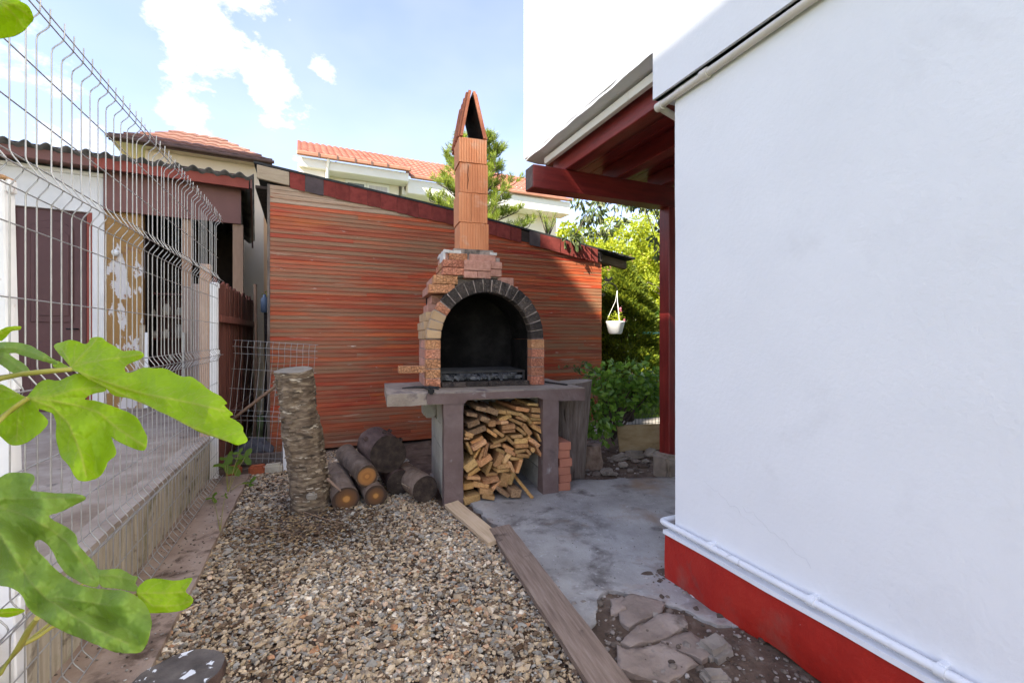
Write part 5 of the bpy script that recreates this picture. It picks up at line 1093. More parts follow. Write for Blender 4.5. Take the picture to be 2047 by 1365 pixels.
# ---------------------------------------------------------------- vegetation
def leaves(P, D, size, aspect=.5, fold=.15, tone=None, droop=0):
    """one small folded leaf per point; P positions, D pointing directions"""
    n = len(P); P = np.asarray(P, float); D = np.asarray(D, float); D /= np.linalg.norm(D, axis=1)[:, None] + 1e-9
    up = rng.normal(0, 1, (n, 3)); up[:, 2] += .6; S = np.cross(D, up); S /= np.linalg.norm(S, axis=1)[:, None] + 1e-9; U = np.cross(S, D)
    sz = (size * rng.uniform(.65, 1.3, n))[:, None]; w = sz * aspect * .5
    b = P; t = P + D * sz; m = P + D * sz * .45
    l = m - S * w + U * w * fold * 2; r = m + S * w + U * w * fold * 2
    V = np.stack([b, r, t, l], 1).reshape(-1, 3); F = np.arange(n * 4).reshape(n, 4)
    F = np.concatenate([F[:, [0, 1, 2]], F[:, [0, 2, 3]]])
    me = bpy.data.meshes.new('leaves'); me.from_pydata(V.tolist(), [], F.tolist()); a = me.attributes.new('tone', 'FLOAT', 'POINT')
    tn = rng.uniform(0, 1, n) if tone is None else np.clip(np.asarray(tone) + rng.normal(0, .13, n), 0, 1); a.data.foreach_set('value', np.repeat(tn, 4)); return me
def clumps(centres, radii, per, flat=.8, shell=.55):
    P = []; D = []
    for c, r in zip(centres, radii):
        n = int(per * (r ** 1.6) / (.3 ** 1.6)); d = rng.normal(0, 1, (n, 3)); d /= np.linalg.norm(d, axis=1)[:, None]
        rad = r * (shell + (1 - shell) * rng.random(n) ** .6); q = d * rad[:, None]; q[:, 2] *= flat; P.append(q + np.array(c)); dd = d * .8 + rng.normal(0, .5, (n, 3)); dd[:, 2] -= .25; D.append(dd)
    return np.concatenate(P), np.concatenate(D)
YEL = leafmat('sunny_yellow_green_leaf', [(.20, .27, .018), (.32, .38, .025), (.44, .47, .04)], trans=.55)
GRN = leafmat('mid_green_leaf', [(.05, .11, .012), (.09, .18, .02), (.16, .26, .03)], trans=.45)
THU = leafmat('thuja_scale_leaf', [(.06, .10, .012), (.15, .20, .018), (.28, .32, .03)], trans=.45)
PIN = leafmat('pine_needle', [(.10, .16, .022), (.20, .27, .03), (.33, .38, .05)], trans=.35)
SHR = leafmat('glossy_shrub_leaf', [(.055, .14, .02), (.12, .25, .03), (.22, .38, .055)], trans=.35, rough=.35)
CHE = leafmat('olive_cherry_leaf', [(.05, .085, .025), (.09, .125, .04), (.16, .17, .08)], trans=.35)
TRK = mat('tree_bark', [(.05, .038, .03), (.11, .085, .07)], scale=8, stretch=(4, 4, 1), bump=.8, rand=.1)
def limbs(root, ends, r0, r1=.01, seed=0):
    mb = MB(); rr = random.Random(seed)
    for e in ends:
        a, b = Vector(root), Vector(e); m1 = a.lerp(b, .35) + Vector((rr.uniform(-.1, .1), rr.uniform(-.1, .1), .12)) * (b - a).length; m2 = a.lerp(b, .7) + Vector((rr.uniform(-.08, .08), rr.uniform(-.08, .08), .06)) * (b - a).length
        mb.tube([a, m1, m2, b], [r0, r0 * .7, r0 * .4, r1], 6, False)
    return mb
def tree(name, label, base, h, crown_c, crown_r, n, leafsize, lm, per=260, aspect=.5, group=None, seed=1, flat=.8, cr=(.22, .42), shell=.55, tr=.07):
    e = empty(name, base, 0, label, 'tree', group); rr = random.Random(seed); cen = []; rad = []
    for _ in range(n):
        while True:
            q = Vector((rr.uniform(-1, 1), rr.uniform(-1, 1), rr.uniform(-1, 1)))
            if q.length < 1: break
        q = q.normalized() * q.length ** .6; cen.append(Vector(crown_c) + Vector((q.x * crown_r[0], q.y * crown_r[1], q.z * crown_r[2]))); rad.append(rr.uniform(*cr))
    fork = Vector((0, 0, h)); mb = MB().tube([(0, 0, -.2), (.02, .01, h * .5), fork], [tr * 1.3, tr, tr * .8], 9, False); l_ = limbs(fork, cen[::max(1, n // 16)], tr * .55, .008, seed); mb.add(l_.v, l_.f, True)
    obj('trunk', mb.mesh('t'), TRK, e); P, D = clumps(cen, rad, per, flat, shell); obj('crown', leaves(P, D, leafsize, aspect), lm, e); return e
# yellow-green trees at the far end of the garden
tree('garden_tree', 'yellow-green sunlit tree behind the right end of the shed', (8.0, 10.5, 0), 2.2, (-.6, 0, 3.25), (2.1, 1.4, 1.35), 60, .10, YEL, 420, seed=3, group='sunlit garden trees')
tree('garden_tree', 'yellow-green sunlit tree close behind the porch post', (9.6, 9.4, 0), 2.0, (-.2, 0, 3.1), (1.4, 1.3, 1.9), 56, .09, YEL, 420, seed=5, group='sunlit garden trees')
tree('garden_tree', 'taller yellow-green tree rising behind the porch beam', (9.9, 10.8, 0), 2.4, (-.2, 0, 3.9), (1.5, 1.3, 1.6), 34, .08, YEL, 300, seed=8, group='sunlit garden trees')
# clipped hedge
def hedge():
    e = empty('hedge', (7.6, 8.8, 0), R(-15), 'bright green garden hedge beyond the thuja', 'hedge'); n = 16000
    P = np.stack([rng.uniform(-2.6, 3.0, n), rng.uniform(-.35, .35, n), rng.uniform(-.1, 1.9, n)], 1)
    k = rng.integers(0, 3, n); P[k == 0, 1] = -.35 + rng.normal(0, .05, (k == 0).sum()); P[k == 1, 2] = 1.9 + rng.normal(0, .06, (k == 1).sum())
    obj('foliage', leaves(P, rng.normal(0, 1, (n, 3)) + np.array([0, -.4, .3]), .07, .6), GRN, e); obj('stems', MB().box(-2.5, 2.9, -.2, .2, -.1, 1.6).mesh('s'), DARKWOOD, e)
hedge()
# thuja: dense upright conifer
def thuja(base, h, r, label, n=26000, seed=0):
    e = empty('thuja', base, 0, label, 'tree'); z = rng.random(n) ** .85 * h; w = rng.uniform(0, 6.283, n)
    prof = r * np.clip(np.minimum((z / h) * 6 + .45, 1) * (1 - (z / h) ** 2.4) + .06, 0, 1)
    rad = prof * (.62 + .38 * rng.random(n) ** .5) * (1 + .28 * np.sin(w * 3 + z * 7) * np.cos(z * 9 + w))
    P = np.stack([rad * np.cos(w), rad * np.sin(w), z + .1], 1); D = np.stack([np.cos(w), np.sin(w), rng.uniform(.2, 1.3, n)], 1) + rng.normal(0, .35, (n, 3))
    obj('crown', leaves(P, D, .085, .45), THU, e); obj('trunk', MB().tube([(0, 0, -.1), (0, 0, h * .8)], [.09, .02], 8).mesh('t'), TRK, e)
thuja((5.45, 7.35, 0), 2.75, .68, 'dense dark thuja with sunlit side standing behind the hanging pot')
thuja((4.95, 8.4, 0), 2.5, .6, 'second thuja partly hidden behind the shed corner', 16000)
# slim bare-stemmed young tree between thuja and post
tree('young_tree', 'slim forked young tree with sparse sunlit leaves beside the thuja', (7.15, 7.9, 0), 2.0, (.0, 0, 2.75), (.55, .55, .85), 14, .075, YEL, 130, seed=12, cr=(.15, .28), tr=.035)
# cherry-like tree whose drooping branch hangs below the porch beam
def cherry():
    e = empty('cherry_tree', (6.3, 5.9, 0), 0, 'leafy cherry branch drooping below the porch beam against the sky', 'tree')
    L_ = lambda u, v, y: (lambda d: d * (y / d.y) + Vector((0, 0, EYE)))(raydir(u, v)) - Vector((6.3, 5.9, 0))
    tips = [(1150, 470), (1170, 440), (1190, 420), (1215, 455), (1240, 440), (1232, 410), (1200, 400), (1160, 398), (1275, 400), (1300, 405), (1320, 420), (1318, 455), (1310, 480), (1322, 500), (1256, 395), (1140, 480), (1185, 465), (1290, 385), (1240, 380), (1200, 375)]
    pts = [L_(u, v, 5.9 + .3 * math.sin(i * 2.1)) for i, (u, v) in enumerate(tips)]; hub = L_(1270, 330, 5.9); mb = MB().tube([(0, 0, -.2), (.02, 0, 1.5), (-.1, 0, 2.8), (-.5, 0, 3.5), hub], [.13, .11, .09, .06, .035], 9, False)
    l_ = limbs(hub, pts, .02, .004, 3); mb.add(l_.v, l_.f, True); obj('trunk', mb.mesh('t'), TRK, e)
    P, D = clumps(pts, [.12 + .05 * math.sin(i) for i in range(len(pts))], 150, .9, .1); D[:, 2] -= .9
    P2, D2 = clumps([hub + Vector((.2, 0, .3)), hub + Vector((.7, 0, .4)), hub + Vector((1.1, .2, .1)), hub + Vector((.6, -.2, .9))], [.5, .5, .6, .5], 130, .8, .2)
    obj('crown', leaves(np.concatenate([P, P2]), np.concatenate([D, D2]), .115, .42), CHE, e)
cherry()
# pine behind the chimney
def pine():
    e = empty('pine_tree', (2.95, 9.0, 0), 0, 'young pine with upright bright needle tufts behind the chimney', 'pine tree'); rr = random.Random(6); mb = MB().tube([(0, 0, -.2), (.03, 0, 2.5), (0, .0, 4.2), (.02, 0, 5.55)], [.12, .09, .05, .012], 8, False); P = []; D = []
    tw = []
    for i in range(64):
        z = 2.4 + 3.0 * (i / 64) ** .95; w = i * 2.4 + rr.uniform(-.3, .3); l = (1.55 - .40 * (z - 2.4)) * rr.uniform(.75, 1.05) if z < 5.3 else .2
        a = Vector((0, 0, z)); b = Vector((math.cos(w) * l, math.sin(w) * l, z + l * .25)); m1 = a.lerp(b, .5) - Vector((0, 0, .07 * l)); mb.tube([a, m1, b], [.028, .018, .008], 5, False)
        for k in range(6):
            t = .35 + .13 * k; q = (a.lerp(m1, t * 2) if t < .5 else m1.lerp(b, (t - .5) * 2)); s_ = Vector((math.cos(w + rr.choice((-.9, .9, 0))) * .5, math.sin(w + rr.choice((-.9, .9, 0))) * .5, rr.uniform(.5, 1.1))).normalized() * rr.uniform(.16, .30); mb.tube([q, q + s_ * .5 + Vector((0, 0, -.01)), q + s_], [.009, .007, .005], 4, False); tw.append((q, q + s_))
        tw.append((m1, b + Vector((0, 0, .12))))
    tw.append((Vector((0, 0, 5.1)), Vector((.02, 0, 5.75))))
    for a, b in tw:
        ax = (b - a).normalized()
        for _ in range(80):
            t = rr.random(); q = a.lerp(b, .25 + .75 * t); o_ = Vector((rr.gauss(0, 1), rr.gauss(0, 1), rr.gauss(0, 1))); o_ = (o_ - ax * o_.dot(ax)).normalized(); P.append(q); D.append(o_ * .75 + ax * rr.uniform(.5, 1.1))
    obj('trunk', mb.mesh('t'), TRK, e); obj('crown', leaves(P, D, .12, .085, .1), PIN, e)
pine()
def tuft(loc, label):
    e = empty('young_pine', loc, 0, label, 'pine tree'); P = []; D = []; mb = MB()
    for k in range(5):
        w = k * 1.3; b = Vector((math.cos(w) * .22, math.sin(w) * .2, .35 + .1 * (k % 3))); mb.tube([(0, 0, -2), (0, 0, -.1), b], [.04, .02, .006], 5, False)
        for _ in range(90): t = random.random(); P.append(b * t); D.append((random.gauss(0, .6), random.gauss(0, .6), .9))
    obj('trunk', mb.mesh('t'), TRK, e); obj('crown', leaves(P, D, .12, .06), PIN, e)
q = at(1095, 468, 10.5); tuft(q, 'pine tip showing over the shed roof beside the curved balcony')
# broad-leaved shrub over the low garden fence
def shrub():
    e = empty('shrub', (3.9, 4.95, 0), 0, 'broad-leaved green shrub spilling over the low garden fence', 'shrub'); L_ = lambda u, v, d: at(u, v, d) - Vector((3.9, 4.95, 0)); cen = []; rad = []
    for (u, v, d, r) in ((1200, 755, 5.3, .20), (1230, 748, 5.5, .22), (1265, 750, 5.6, .25), (1290, 762, 5.7, .24), (1312, 775, 5.8, .2), (1215, 785, 5.3, .22), (1250, 785, 5.5, .25), (1280, 795, 5.6, .2), (1300, 800, 5.7, .16), (1190, 800, 5.1, .18), (1200, 830, 5.1, .17), (1185, 850, 5.05, .15), (1215, 830, 5.2, .14), (1205, 870, 5.1, .12), (1330, 770, 5.9, .25), (1350, 790, 5.9, .25), (1180, 745, 5.2, .1)): cen.append(L_(u, v, d)); rad.append(r)
    P, D = clumps(cen, rad, 150, .85, .35); obj('foliage', leaves(P, D, .085, .72, .12), SHR, e)
    mb = limbs(L_(1225, 880, 5.3), cen[:12], .016, .004, 2); obj('stems', mb.mesh('s'), TRK, e)
    obj('stem', MB().tube([L_(1258, 838, 6.0), L_(1256, 800, 5.9), L_(1262, 770, 5.8)], [.07, .06, .045], 8).mesh('s'), TRK, e)
    # thin trailing shoots in front of the cladding
    P = []; D = []; mb = MB()
    for pts in ([(1185, 745), (1160, 735), (1135, 735), (1118, 738)], [(1180, 755), (1160, 748), (1148, 742)], [(1190, 742), (1172, 730), (1158, 726)]):
        c = [L_(u, v, 5.0) for u, v in pts]; mb.tube(c, .003, 4, False)
        for a, b in zip(c, c[1:]):
            for t in (.1, .4, .7, 1): P.append(a.lerp(b, t)); D.append((random.uniform(-1, 1), -.3, random.uniform(-.2, 1)))
    obj('shoot_stems', mb.mesh('s'), TRK, e); obj('shoot_leaves', leaves(P, D, .065, .5), CHE, e)
shrub()
# low green wire fence with wavy top, lawn, path beyond
lf = empty('garden_fence', (3.0, 5.05, 0), R(-1), 'low green-grey wire garden fence with wavy folded top under the shrub', 'fence')
DKW = mat('dark_green_wire', [(.05, .06, .045), (.09, .10, .08)], bump=0, rand=.1, rough=.5)
lv = MB().tube([(0, 0, .12), (0, 0, .62), (0, -.035, .67), (0, 0, .72), (0, -.03, .78), (0, -.02, .82)], .0032, 5).mesh('v')
for i in range(36): obj('vertical_wire', lv, DKW, lf, (i * .055, 0, 0))
lh = MB().tube([(-.02, 0, 0), (1.96, 0, 0)], .0032, 5).mesh('h')
for z, y in ((.16, 0), (.28, 0), (.45, 0), (.62, 0), (.67, -.036), (.72, 0), (.78, -.031)): obj('horizontal_wire', lh, DKW, lf, (0, y, z))
g = obj('lawn', grid_mesh(3.4, 16, 5.9, 16, 30, 30, lambda x, y: .01 + .02 * fbm(x, y, .6)), LAWN); tag(g, kind='structure')
g = plate('garden_path', jag([(3.0, 5.2), (7, 5.0), (7, 5.9), (3.0, 5.95)], .02, .2), -.1, .03, PATHM, step=.2); tag(g, kind='structure')
n = 26000; P = np.stack([rng.uniform(3.5, 11, n), 5.95 + rng.random(n) ** 1.5 * 6, np.full(n, .01)], 1); D = rng.normal(0, .35, (n, 3)); D[:, 2] = 1
g = obj('grass', leaves(P, D, .07, .10), leafmat('lawn_grass', [(.06, .12, .015), (.10, .18, .02), (.16, .24, .03)], trans=.4)); tag(g, 'short green lawn grass beyond the low garden fence', 'grass', kind='stuff')
gp = empty('green_rail', (7.0, 7.2, 0), 0, 'green painted horizontal tube rail in the back garden', 'rail'); q0, q1 = at(1286, 666, 8.2), at(1420, 669, 9.0); obj('tube', MB().tube([q0 - Vector((7, 7.2, 0)), q1 - Vector((7, 7.2, 0))], .025, 8).mesh('t'), GREENP, gp)
for q in (q0.lerp(q1, .5), q1): obj('upright', MB().tube([(q.x - 7, q.y - 7.2, 0), (q.x - 7, q.y - 7.2, q.z - .026)], .02, 8).mesh('t'), GREENP, gp)
# creeper in the gap beside the shed
def gap_plant():
    e = empty('gap_shrub', (-.60, 7.6, 0), 0, 'bright green bush squeezed in the gap left of the shed', 'shrub'); cen = [(.02, 0, 1.75), (-.03, .2, 1.95), (.06, .1, 2.05), (.0, .1, 1.55), (.1, .0, 1.2), (.1, 0, .9), (.1, 0, .5)]
    P, D = clumps([Vector(c) for c in cen], [.16, .16, .14, .15, .09, .09, .09], 260, .9, .3); obj('foliage', leaves(P, D, .05, .6), YEL, e); obj('stem', MB().tube([(.05, 0, 0), (.05, 0, 1.6)], .012, 6).mesh('s'), TRK, e)
gap_plant()
# hanging pot on the bird bracket
HP = Frame(4.03, 5.98, 1.85); hb = empty('bird_bracket', HP.m @ Vector((.0, 0, 2.2)), HP.r, 'black wrought iron plant bracket with a bird on the shed corner', 'bracket')
def hb_(u, v): q = HP.px(u, v, 0); return Vector((q.x, 0, q.z - 2.2))
obj('arm', MB().tube([hb_(1204, 572), hb_(1212, 566), hb_(1222, 566), hb_(1230, 571), hb_(1234, 580)], .009, 7).mesh('a'), IRON, hb)
for c_, r_ in (((1212, 578), .035), ((1206, 590), .03)):
    c = hb_(*c_); obj('scroll', MB().tube([c + Vector((math.cos(t) * r_ * (1 - t / 9), 0, math.sin(t) * r_ * (1 - t / 9))) for t in [i * .5 for i in range(14)]], .005, 6).mesh('s'), IRON, hb)
bd = [hb_(u, v) for u, v in ((1203, 558), (1210, 562), (1216, 564), (1220, 562), (1223, 557), (1226, 557), (1222, 553), (1219, 557), (1215, 558), (1209, 551), (1211, 558))]
obj('bird', MB().prism([(q.x, q.z) for q in bd], -.008, .008).mesh('b', bevel=.002), IRON, hb)
pc = HP.px(1230, 655, 0); pt = empty('hanging_pot', HP.m @ Vector((pc.x, 0, pc.z - .1)), HP.r, 'white plastic hanging flower pot below the bird bracket', 'flower pot')
n = 20; v = []
for z, r in ((0, .085), (.02, .105), (.17, .142), (.185, .15), (.2, .15), (.2, .138), (.16, .13)): v += [(r * math.cos(2 * math.pi * i / n), r * math.sin(2 * math.pi * i / n), z) for i in range(n)]
mb = MB().add(v, [(j * n + i, j * n + (i + 1) % n, (j + 1) * n + (i + 1) % n, (j + 1) * n + i) for j in range(6) for i in range(n)], True); mb.add(v[:n], [tuple(range(n - 1, -1, -1))]); obj('pot', mb.mesh('p'), WHITEPL, pt)
obj('soil', MB().add([(.135 * math.cos(2 * math.pi * i / n), .135 * math.sin(2 * math.pi * i / n), .165) for i in range(n)], [tuple(range(n))]).mesh('s'), SOIL, pt)
hk = hb_(1234, 580) + Vector((0, 0, 2.2)) - Vector((pc.x, 0, pc.z - .1))
for w in (.3, 2.4, 4.5): obj('hanger', MB().tube([(.145 * math.cos(w), .145 * math.sin(w), .195), hk * .75 + Vector((.02 * math.cos(w), .02 * math.sin(w), 0)), hk], .0035, 5).mesh('h'), WHITEPL, pt)
P, D = clumps([Vector((.03, 0, .26)), Vector((-.03, 0, .24)), Vector((.06, 0, .31))], [.09, .08, .06], 330, .9, .2); fp = obj('plant', leaves(P, D, .05, .5), YEL, pt)
mb = MB()
for q in ((.075, -.03, .40), (.09, -.02, .37), (.06, -.02, .38), (.16, -.02, .22)): mb.add([Vector(q) + Vector((.022 * math.cos(i * 1.05), -.01 * (i % 2), .022 * math.sin(i * 1.05))) for i in range(6)], [tuple(range(6))])
obj('flower', mb.mesh('f'), mat('pink_petals', [(.55, .10, .16), (.7, .25, .3)], bump=0, rand=0), pt)

# ---------------------------------------------------------------- fig tree in the foreground
def figleafmat():
    m, nt, N, L, P = newmat('fig_leaf'); a = N.new('ShaderNodeAttribute'); a.attribute_name = 'vein'; tc = N.new('ShaderNodeTexCoord'); n = N.new('ShaderNodeTexNoise'); n.inputs['Scale'].default_value = 30; n.inputs['Detail'].default_value = 6; L.new(tc.outputs['Object'], n.inputs['Vector'])
    oi = N.new('ShaderNodeObjectInfo'); r = ramp(N, [(.3, (.27, .43, .008)), (.7, (.33, .50, .012))]); L.new(n.outputs['Fac'], r.inputs[0])
    mx = N.new('ShaderNodeMix'); mx.data_type = 'RGBA'; L.new(a.outputs['Fac'], mx.inputs['Factor']); L.new(r.outputs[0], mx.inputs['A']); mx.inputs['B'].default_value = (.42, .47, .09, 1)
    at_ = N.new('ShaderNodeAttribute'); at_.attribute_type = 'OBJECT'; at_.attribute_name = 'bloom'
    m2 = N.new('ShaderNodeMix'); m2.data_type = 'RGBA'; L.new(at_.outputs['Fac'], m2.inputs['Factor']); L.new(mx.outputs['Result'], m2.inputs['A']); m2.inputs['B'].default_value = (.19, .28, .12, 1)
    n2 = N.new('ShaderNodeTexNoise'); n2.inputs['Scale'].default_value = 260; L.new(tc.outputs['Object'], n2.inputs['Vector']); mr = N.new('ShaderNodeMapRange'); mr.inputs['From Min'].default_value = .70; mr.inputs['From Max'].default_value = .76; mr.inputs['To Max'].default_value = .5; L.new(n2.outputs['Fac'], mr.inputs['Value'])
    m3 = N.new('ShaderNodeMix'); m3.data_type = 'RGBA'; L.new(mr.outputs[0], m3.inputs['Factor']); L.new(m2.outputs['Result'], m3.inputs['A']); m3.inputs['B'].default_value = (.25, .30, .12, 1)
    n4 = N.new('ShaderNodeTexNoise'); n4.inputs['Scale'].default_value = 9; n4.inputs['Detail'].default_value = 5; L.new(tc.outputs['Object'], n4.inputs['Vector']); mr4 = N.new('ShaderNodeMapRange'); mr4.inputs['From Min'].default_value = .52; mr4.inputs['From Max'].default_value = .74; mr4.inputs['To Max'].default_value = .22; L.new(n4.outputs['Fac'], mr4.inputs['Value']); m4 = N.new('ShaderNodeMix'); m4.data_type = 'RGBA'; L.new(mr4.outputs[0], m4.inputs['Factor']); L.new(m3.outputs['Result'], m4.inputs['A']); m4.inputs['B'].default_value = (.34, .42, .02, 1)
    c = m4.outputs['Result']; L.new(c, P.inputs['Base Color']); P.inputs['Roughness'].default_value = .5; P.inputs['Specular IOR Level'].default_value = .3
    b = N.new('ShaderNodeBump'); b.inputs['Strength'].default_value = .5; b.inputs['Distance'].default_value = .002; vo = N.new('ShaderNodeTexVoronoi'); vo.inputs['Scale'].default_value = 220; L.new(tc.outputs['Object'], vo.inputs['Vector']); ad = N.new('ShaderNodeMath'); ad.operation = 'MULTIPLY_ADD'; L.new(a.outputs['Fac'], ad.inputs[0]); ad.inputs[1].default_value = 1.4; L.new(vo.outputs['Distance'], ad.inputs[2]); L.new(ad.outputs[0], b.inputs['Height']); L.new(b.outputs[0], P.inputs['Normal'])
    t = N.new('ShaderNodeBsdfTranslucent'); hs_ = N.new('ShaderNodeHueSaturation'); hs_.inputs['Hue'].default_value = .475; hs_.inputs['Value'].default_value = 1.6; L.new(c, hs_.inputs['Color']); L.new(hs_.outputs[0], t.inputs[0])
    ms = N.new('ShaderNodeMixShader'); ms.inputs[0].default_value = .58; L.new(P.outputs[0], ms.inputs[1]); L.new(t.outputs[0], ms.inputs[2]); L.new(ms.outputs[0], N['Material Output'].inputs[0]); return m
FIG = figleafmat()
FIGSTEM = mat('fig_stem', [(.22, .22, .03), (.32, .27, .06)], scale=20, bump=.1, rand=.1, rough=.45)
FIGBARK = mat('fig_bark', [(.12, .10, .08), (.2, .17, .14)], scale=20, bump=.4, rand=0)
FB_ = Vector((-.62, .42, 0))
fig = empty('fig_tree', FB_, 0, 'young fig tree with big lobed green leaves beside the wire fence', 'fig tree')
def figleaf(poly, ox, oy, sc, d0, gu, gv, veins, bloom=0.0, wav=.020, seed=0, step=2.4):
    P2 = [Vector((ox + x / sc, oy + y / sc)) for x, y in poly]
    # smooth the traced outline a little
    sm = []
    for i in range(len(P2)):
        a, b, c, d = P2[i - 1], P2[i], P2[(i + 1) % len(P2)], P2[(i + 2) % len(P2)]
        for t in (0, .25, .5, .75): sm.append(.5 * ((2 * b) + (c - a) * t + (2 * a - 5 * b + 4 * c - d) * t * t + (3 * b - a - 3 * c + d) * t ** 3))
    rr = random.Random(seed); sm = [q + Vector((rr.uniform(-.35, .35), rr.uniform(-.35, .35))) for q in sm]
    xs = np.array([q.x for q in sm]); ys = np.array([q.y for q in sm]); n = len(sm); pts = list(sm); cx, cy = xs.mean(), ys.mean()
    gx, gy = np.meshgrid(np.arange(xs.min(), xs.max(), step), np.arange(ys.min(), ys.max(), step)); gr = np.random.default_rng(seed); gx = gx.ravel() + gr.uniform(-.3, .3, gx.size) * step; gy = gy.ravel() + gr.uniform(-.3, .3, gy.size) * step
    ins = np.zeros(gx.size, bool); j = n - 1
    for i in range(n):
        if ys[i] != ys[j]: ins ^= ((ys[i] > gy) != (ys[j] > gy)) & (gx < (xs[j] - xs[i]) * (gy - ys[i]) / (ys[j] - ys[i]) + xs[i])
        j = i
    pts += [Vector((a, b)) for a, b in zip(gx[ins], gy[ins])]
    vo, _, fo, *_ = delaunay_2d_cdt(pts, [(i, (i + 1) % n) for i in range(n)], [], 1, 1e-4)
    segs = []
    for vn in veins:
        w = vn[0]; pl = [Vector((ox + x / sc, oy + y / sc)) for x, y in vn[1:]]; segs += [(a, b, w) for a, b in zip(pl, pl[1:])]
        if w >= 2:      # side veins branching off the main ones
            L_ = 0
            for a, b in zip(pl, pl[1:]):
                m = max(1, int((b - a).length / 24)); t_ = (b - a).normalized(); nn = Vector((-t_.y, t_.x))
                for k in range(m):
                    for s_ in (-1, 1):
                        p0 = a.lerp(b, (k + .5) / m); p1 = p0 + (t_ * .75 + nn * s_ * .7) * 22; p2 = p1 + (t_ * .95 + nn * s_ * .35) * 16; segs += [(p0, p1, .95), (p1, p2, .6)]
    Q = np.array([(q.x, q.y) for q in vo]); best = np.zeros(len(Q)); bd = np.full(len(Q), 1e9)
    for a, b, w in segs:
        a_, b_ = np.array(a), np.array(b); ab = b_ - a_; t = np.clip(((Q - a_) @ ab) / (ab @ ab), 0, 1); ds = np.linalg.norm(Q - (a_ + t[:, None] * ab), axis=1)
        best = np.maximum(best, np.clip(1 - ds / (1.0 + w * .62), 0, 1) * min(1, .35 + w * .22))
        if w >= 2: bd = np.minimum(bd, ds)
    V = []; A = best
    for (qx, qy), ds in zip(Q, bd):
        d = d0 + gu * (qx - cx) / 300 + gv * (qy - cy) / 300 + wav * noise.noise(Vector((qx / 55 + seed, qy / 55, seed))) + .006 * min(ds, 26) / 26 + .0012 * noise.noise(Vector((qx / 9, qy / 9, seed)))
        V.append(at(qx, qy, d) - FB_)
    me = bpy.data.meshes.new('figleaf'); me.from_pydata(V, [], [tuple(t) for t in fo]); me.polygons.foreach_set('use_smooth', [True] * len(me.polygons)); a = me.attributes.new('vein', 'FLOAT', 'POINT'); a.data.foreach_set('value', A)
    o = obj('leaf', me, FIG, fig); o['bloom'] = bloom; md = o.modifiers.new('thick', 'SOLIDIFY'); md.thickness = .0008; return o
LA = [(540,365),(500,310),(445,250),(413,205),(430,180),(480,165),(540,150),(600,165),(640,182),(670,175),(690,140),(730,128),(775,132),(810,165),(880,205),(940,235),(1000,230),(1060,235),(1090,258),(1080,285),(1030,310),(970,335),(945,360),(950,390),(985,402),(1030,385),(1090,362),(1170,365),(1260,370),(1330,405),(1390,430),(1450,430),(1520,475),(1600,540),(1660,570),(1720,625),(1700,650),(1765,710),(1740,735),(1800,770),(1840,810),(1845,850),(1875,915),(1800,945),(1735,920),(1500,840),(1250,710),(1000,600),(870,570),(800,510),(700,460),(620,410),(560,385),(470,372),(410,355),(405,325),(440,310),(500,340)]
figleaf(LA, 0, 640, 3.792, .62, -.05, -.16, [(3, (540,370),(700,430),(900,500),(1100,560),(1300,600),(1500,640),(1700,690)), (3, (545,375),(800,500),(1100,640),(1400,790),(1740,920)), (2, (540,365),(640,330),(800,300),(960,280),(1080,260)), (2, (540,365),(520,300),(470,220)), (2, (540,365),(600,290),(700,190),(740,140))], 0, seed=1)
LB = [(0,490),(60,510),(130,550),(200,580),(240,540),(290,480),(360,450),(440,460),(520,430),(600,405),(700,455),(800,515),(790,540),(700,560),(650,590),(650,605),(720,610),(820,640),(900,670),(980,700),(1040,740),(1075,800),(1105,860),(1115,900),(1095,985),(1000,965),(900,920),(830,870),(780,830),(720,770),(650,715),(600,680),(585,700),(620,740),(700,780),(780,810),(830,860),(860,930),(880,990),(870,1030),(820,1070),(800,1120),(760,1180),(700,1210),(620,1220),(570,1190),(530,1110),(470,1040),(440,950),(425,870),(430,780),(400,710),(350,690),(300,670),(295,690),(330,720),(365,770),(330,830),(270,880),(200,930),(120,950),(60,935),(0,880),(-90,840),(-130,700),(-90,560)]
figleaf(LB, 0, 640, 3.792, .60, .02, -.10, [(3, (210,590),(400,610),(600,650),(750,700),(900,830),(1090,950)), (3, (210,590),(400,660),(520,780),(580,920),(620,1050),(650,1180)), (2, (210,590),(400,580),(550,530),(780,510)), (2, (210,590),(140,700),(130,920)), (2, (210,590),(80,540),(0,520))], .08, seed=2)
LC = [(0,75),(50,50),(130,45),(200,55),(218,80),(210,110),(190,150),(240,165),(320,175),(400,178),(480,178),(530,195),(535,210),(500,230),(440,260),(380,290),(315,310),(305,325),(340,350),(400,380),(450,410),(480,445),(490,500),(540,560),(590,610),(615,670),(618,735),(600,762),(540,750),(470,715),(405,670),(358,600),(335,550),(300,500),(265,468),(230,472),(215,495),(230,530),(270,570),(330,636),(400,698),(480,745),(560,768),(640,775),(760,785),(840,815),(900,860),(935,930),(950,990),(940,1050),(925,1110),(880,1170),(780,1175),(680,1155),(600,1120),(520,1085),(420,1050),(350,1010),(280,970),(210,930),(165,880),(145,830),(110,790),(60,765),(0,755),(-120,740),(-160,400),(-100,150)]
figleaf(LC, 0, 930, 3.138, .50, .03, -.10, [(3, (-60,330),(0,430),(90,580),(190,730),(300,840),(450,940),(600,1030),(800,1120)), (3, (-60,330),(0,265),(150,310),(300,390),(420,480),(500,590),(580,720)), (2, (-60,330),(0,210),(150,210),(330,210),(520,200)), (2, (300,840),(380,825),(520,850),(700,880))], .55, seed=3, step=2.6)
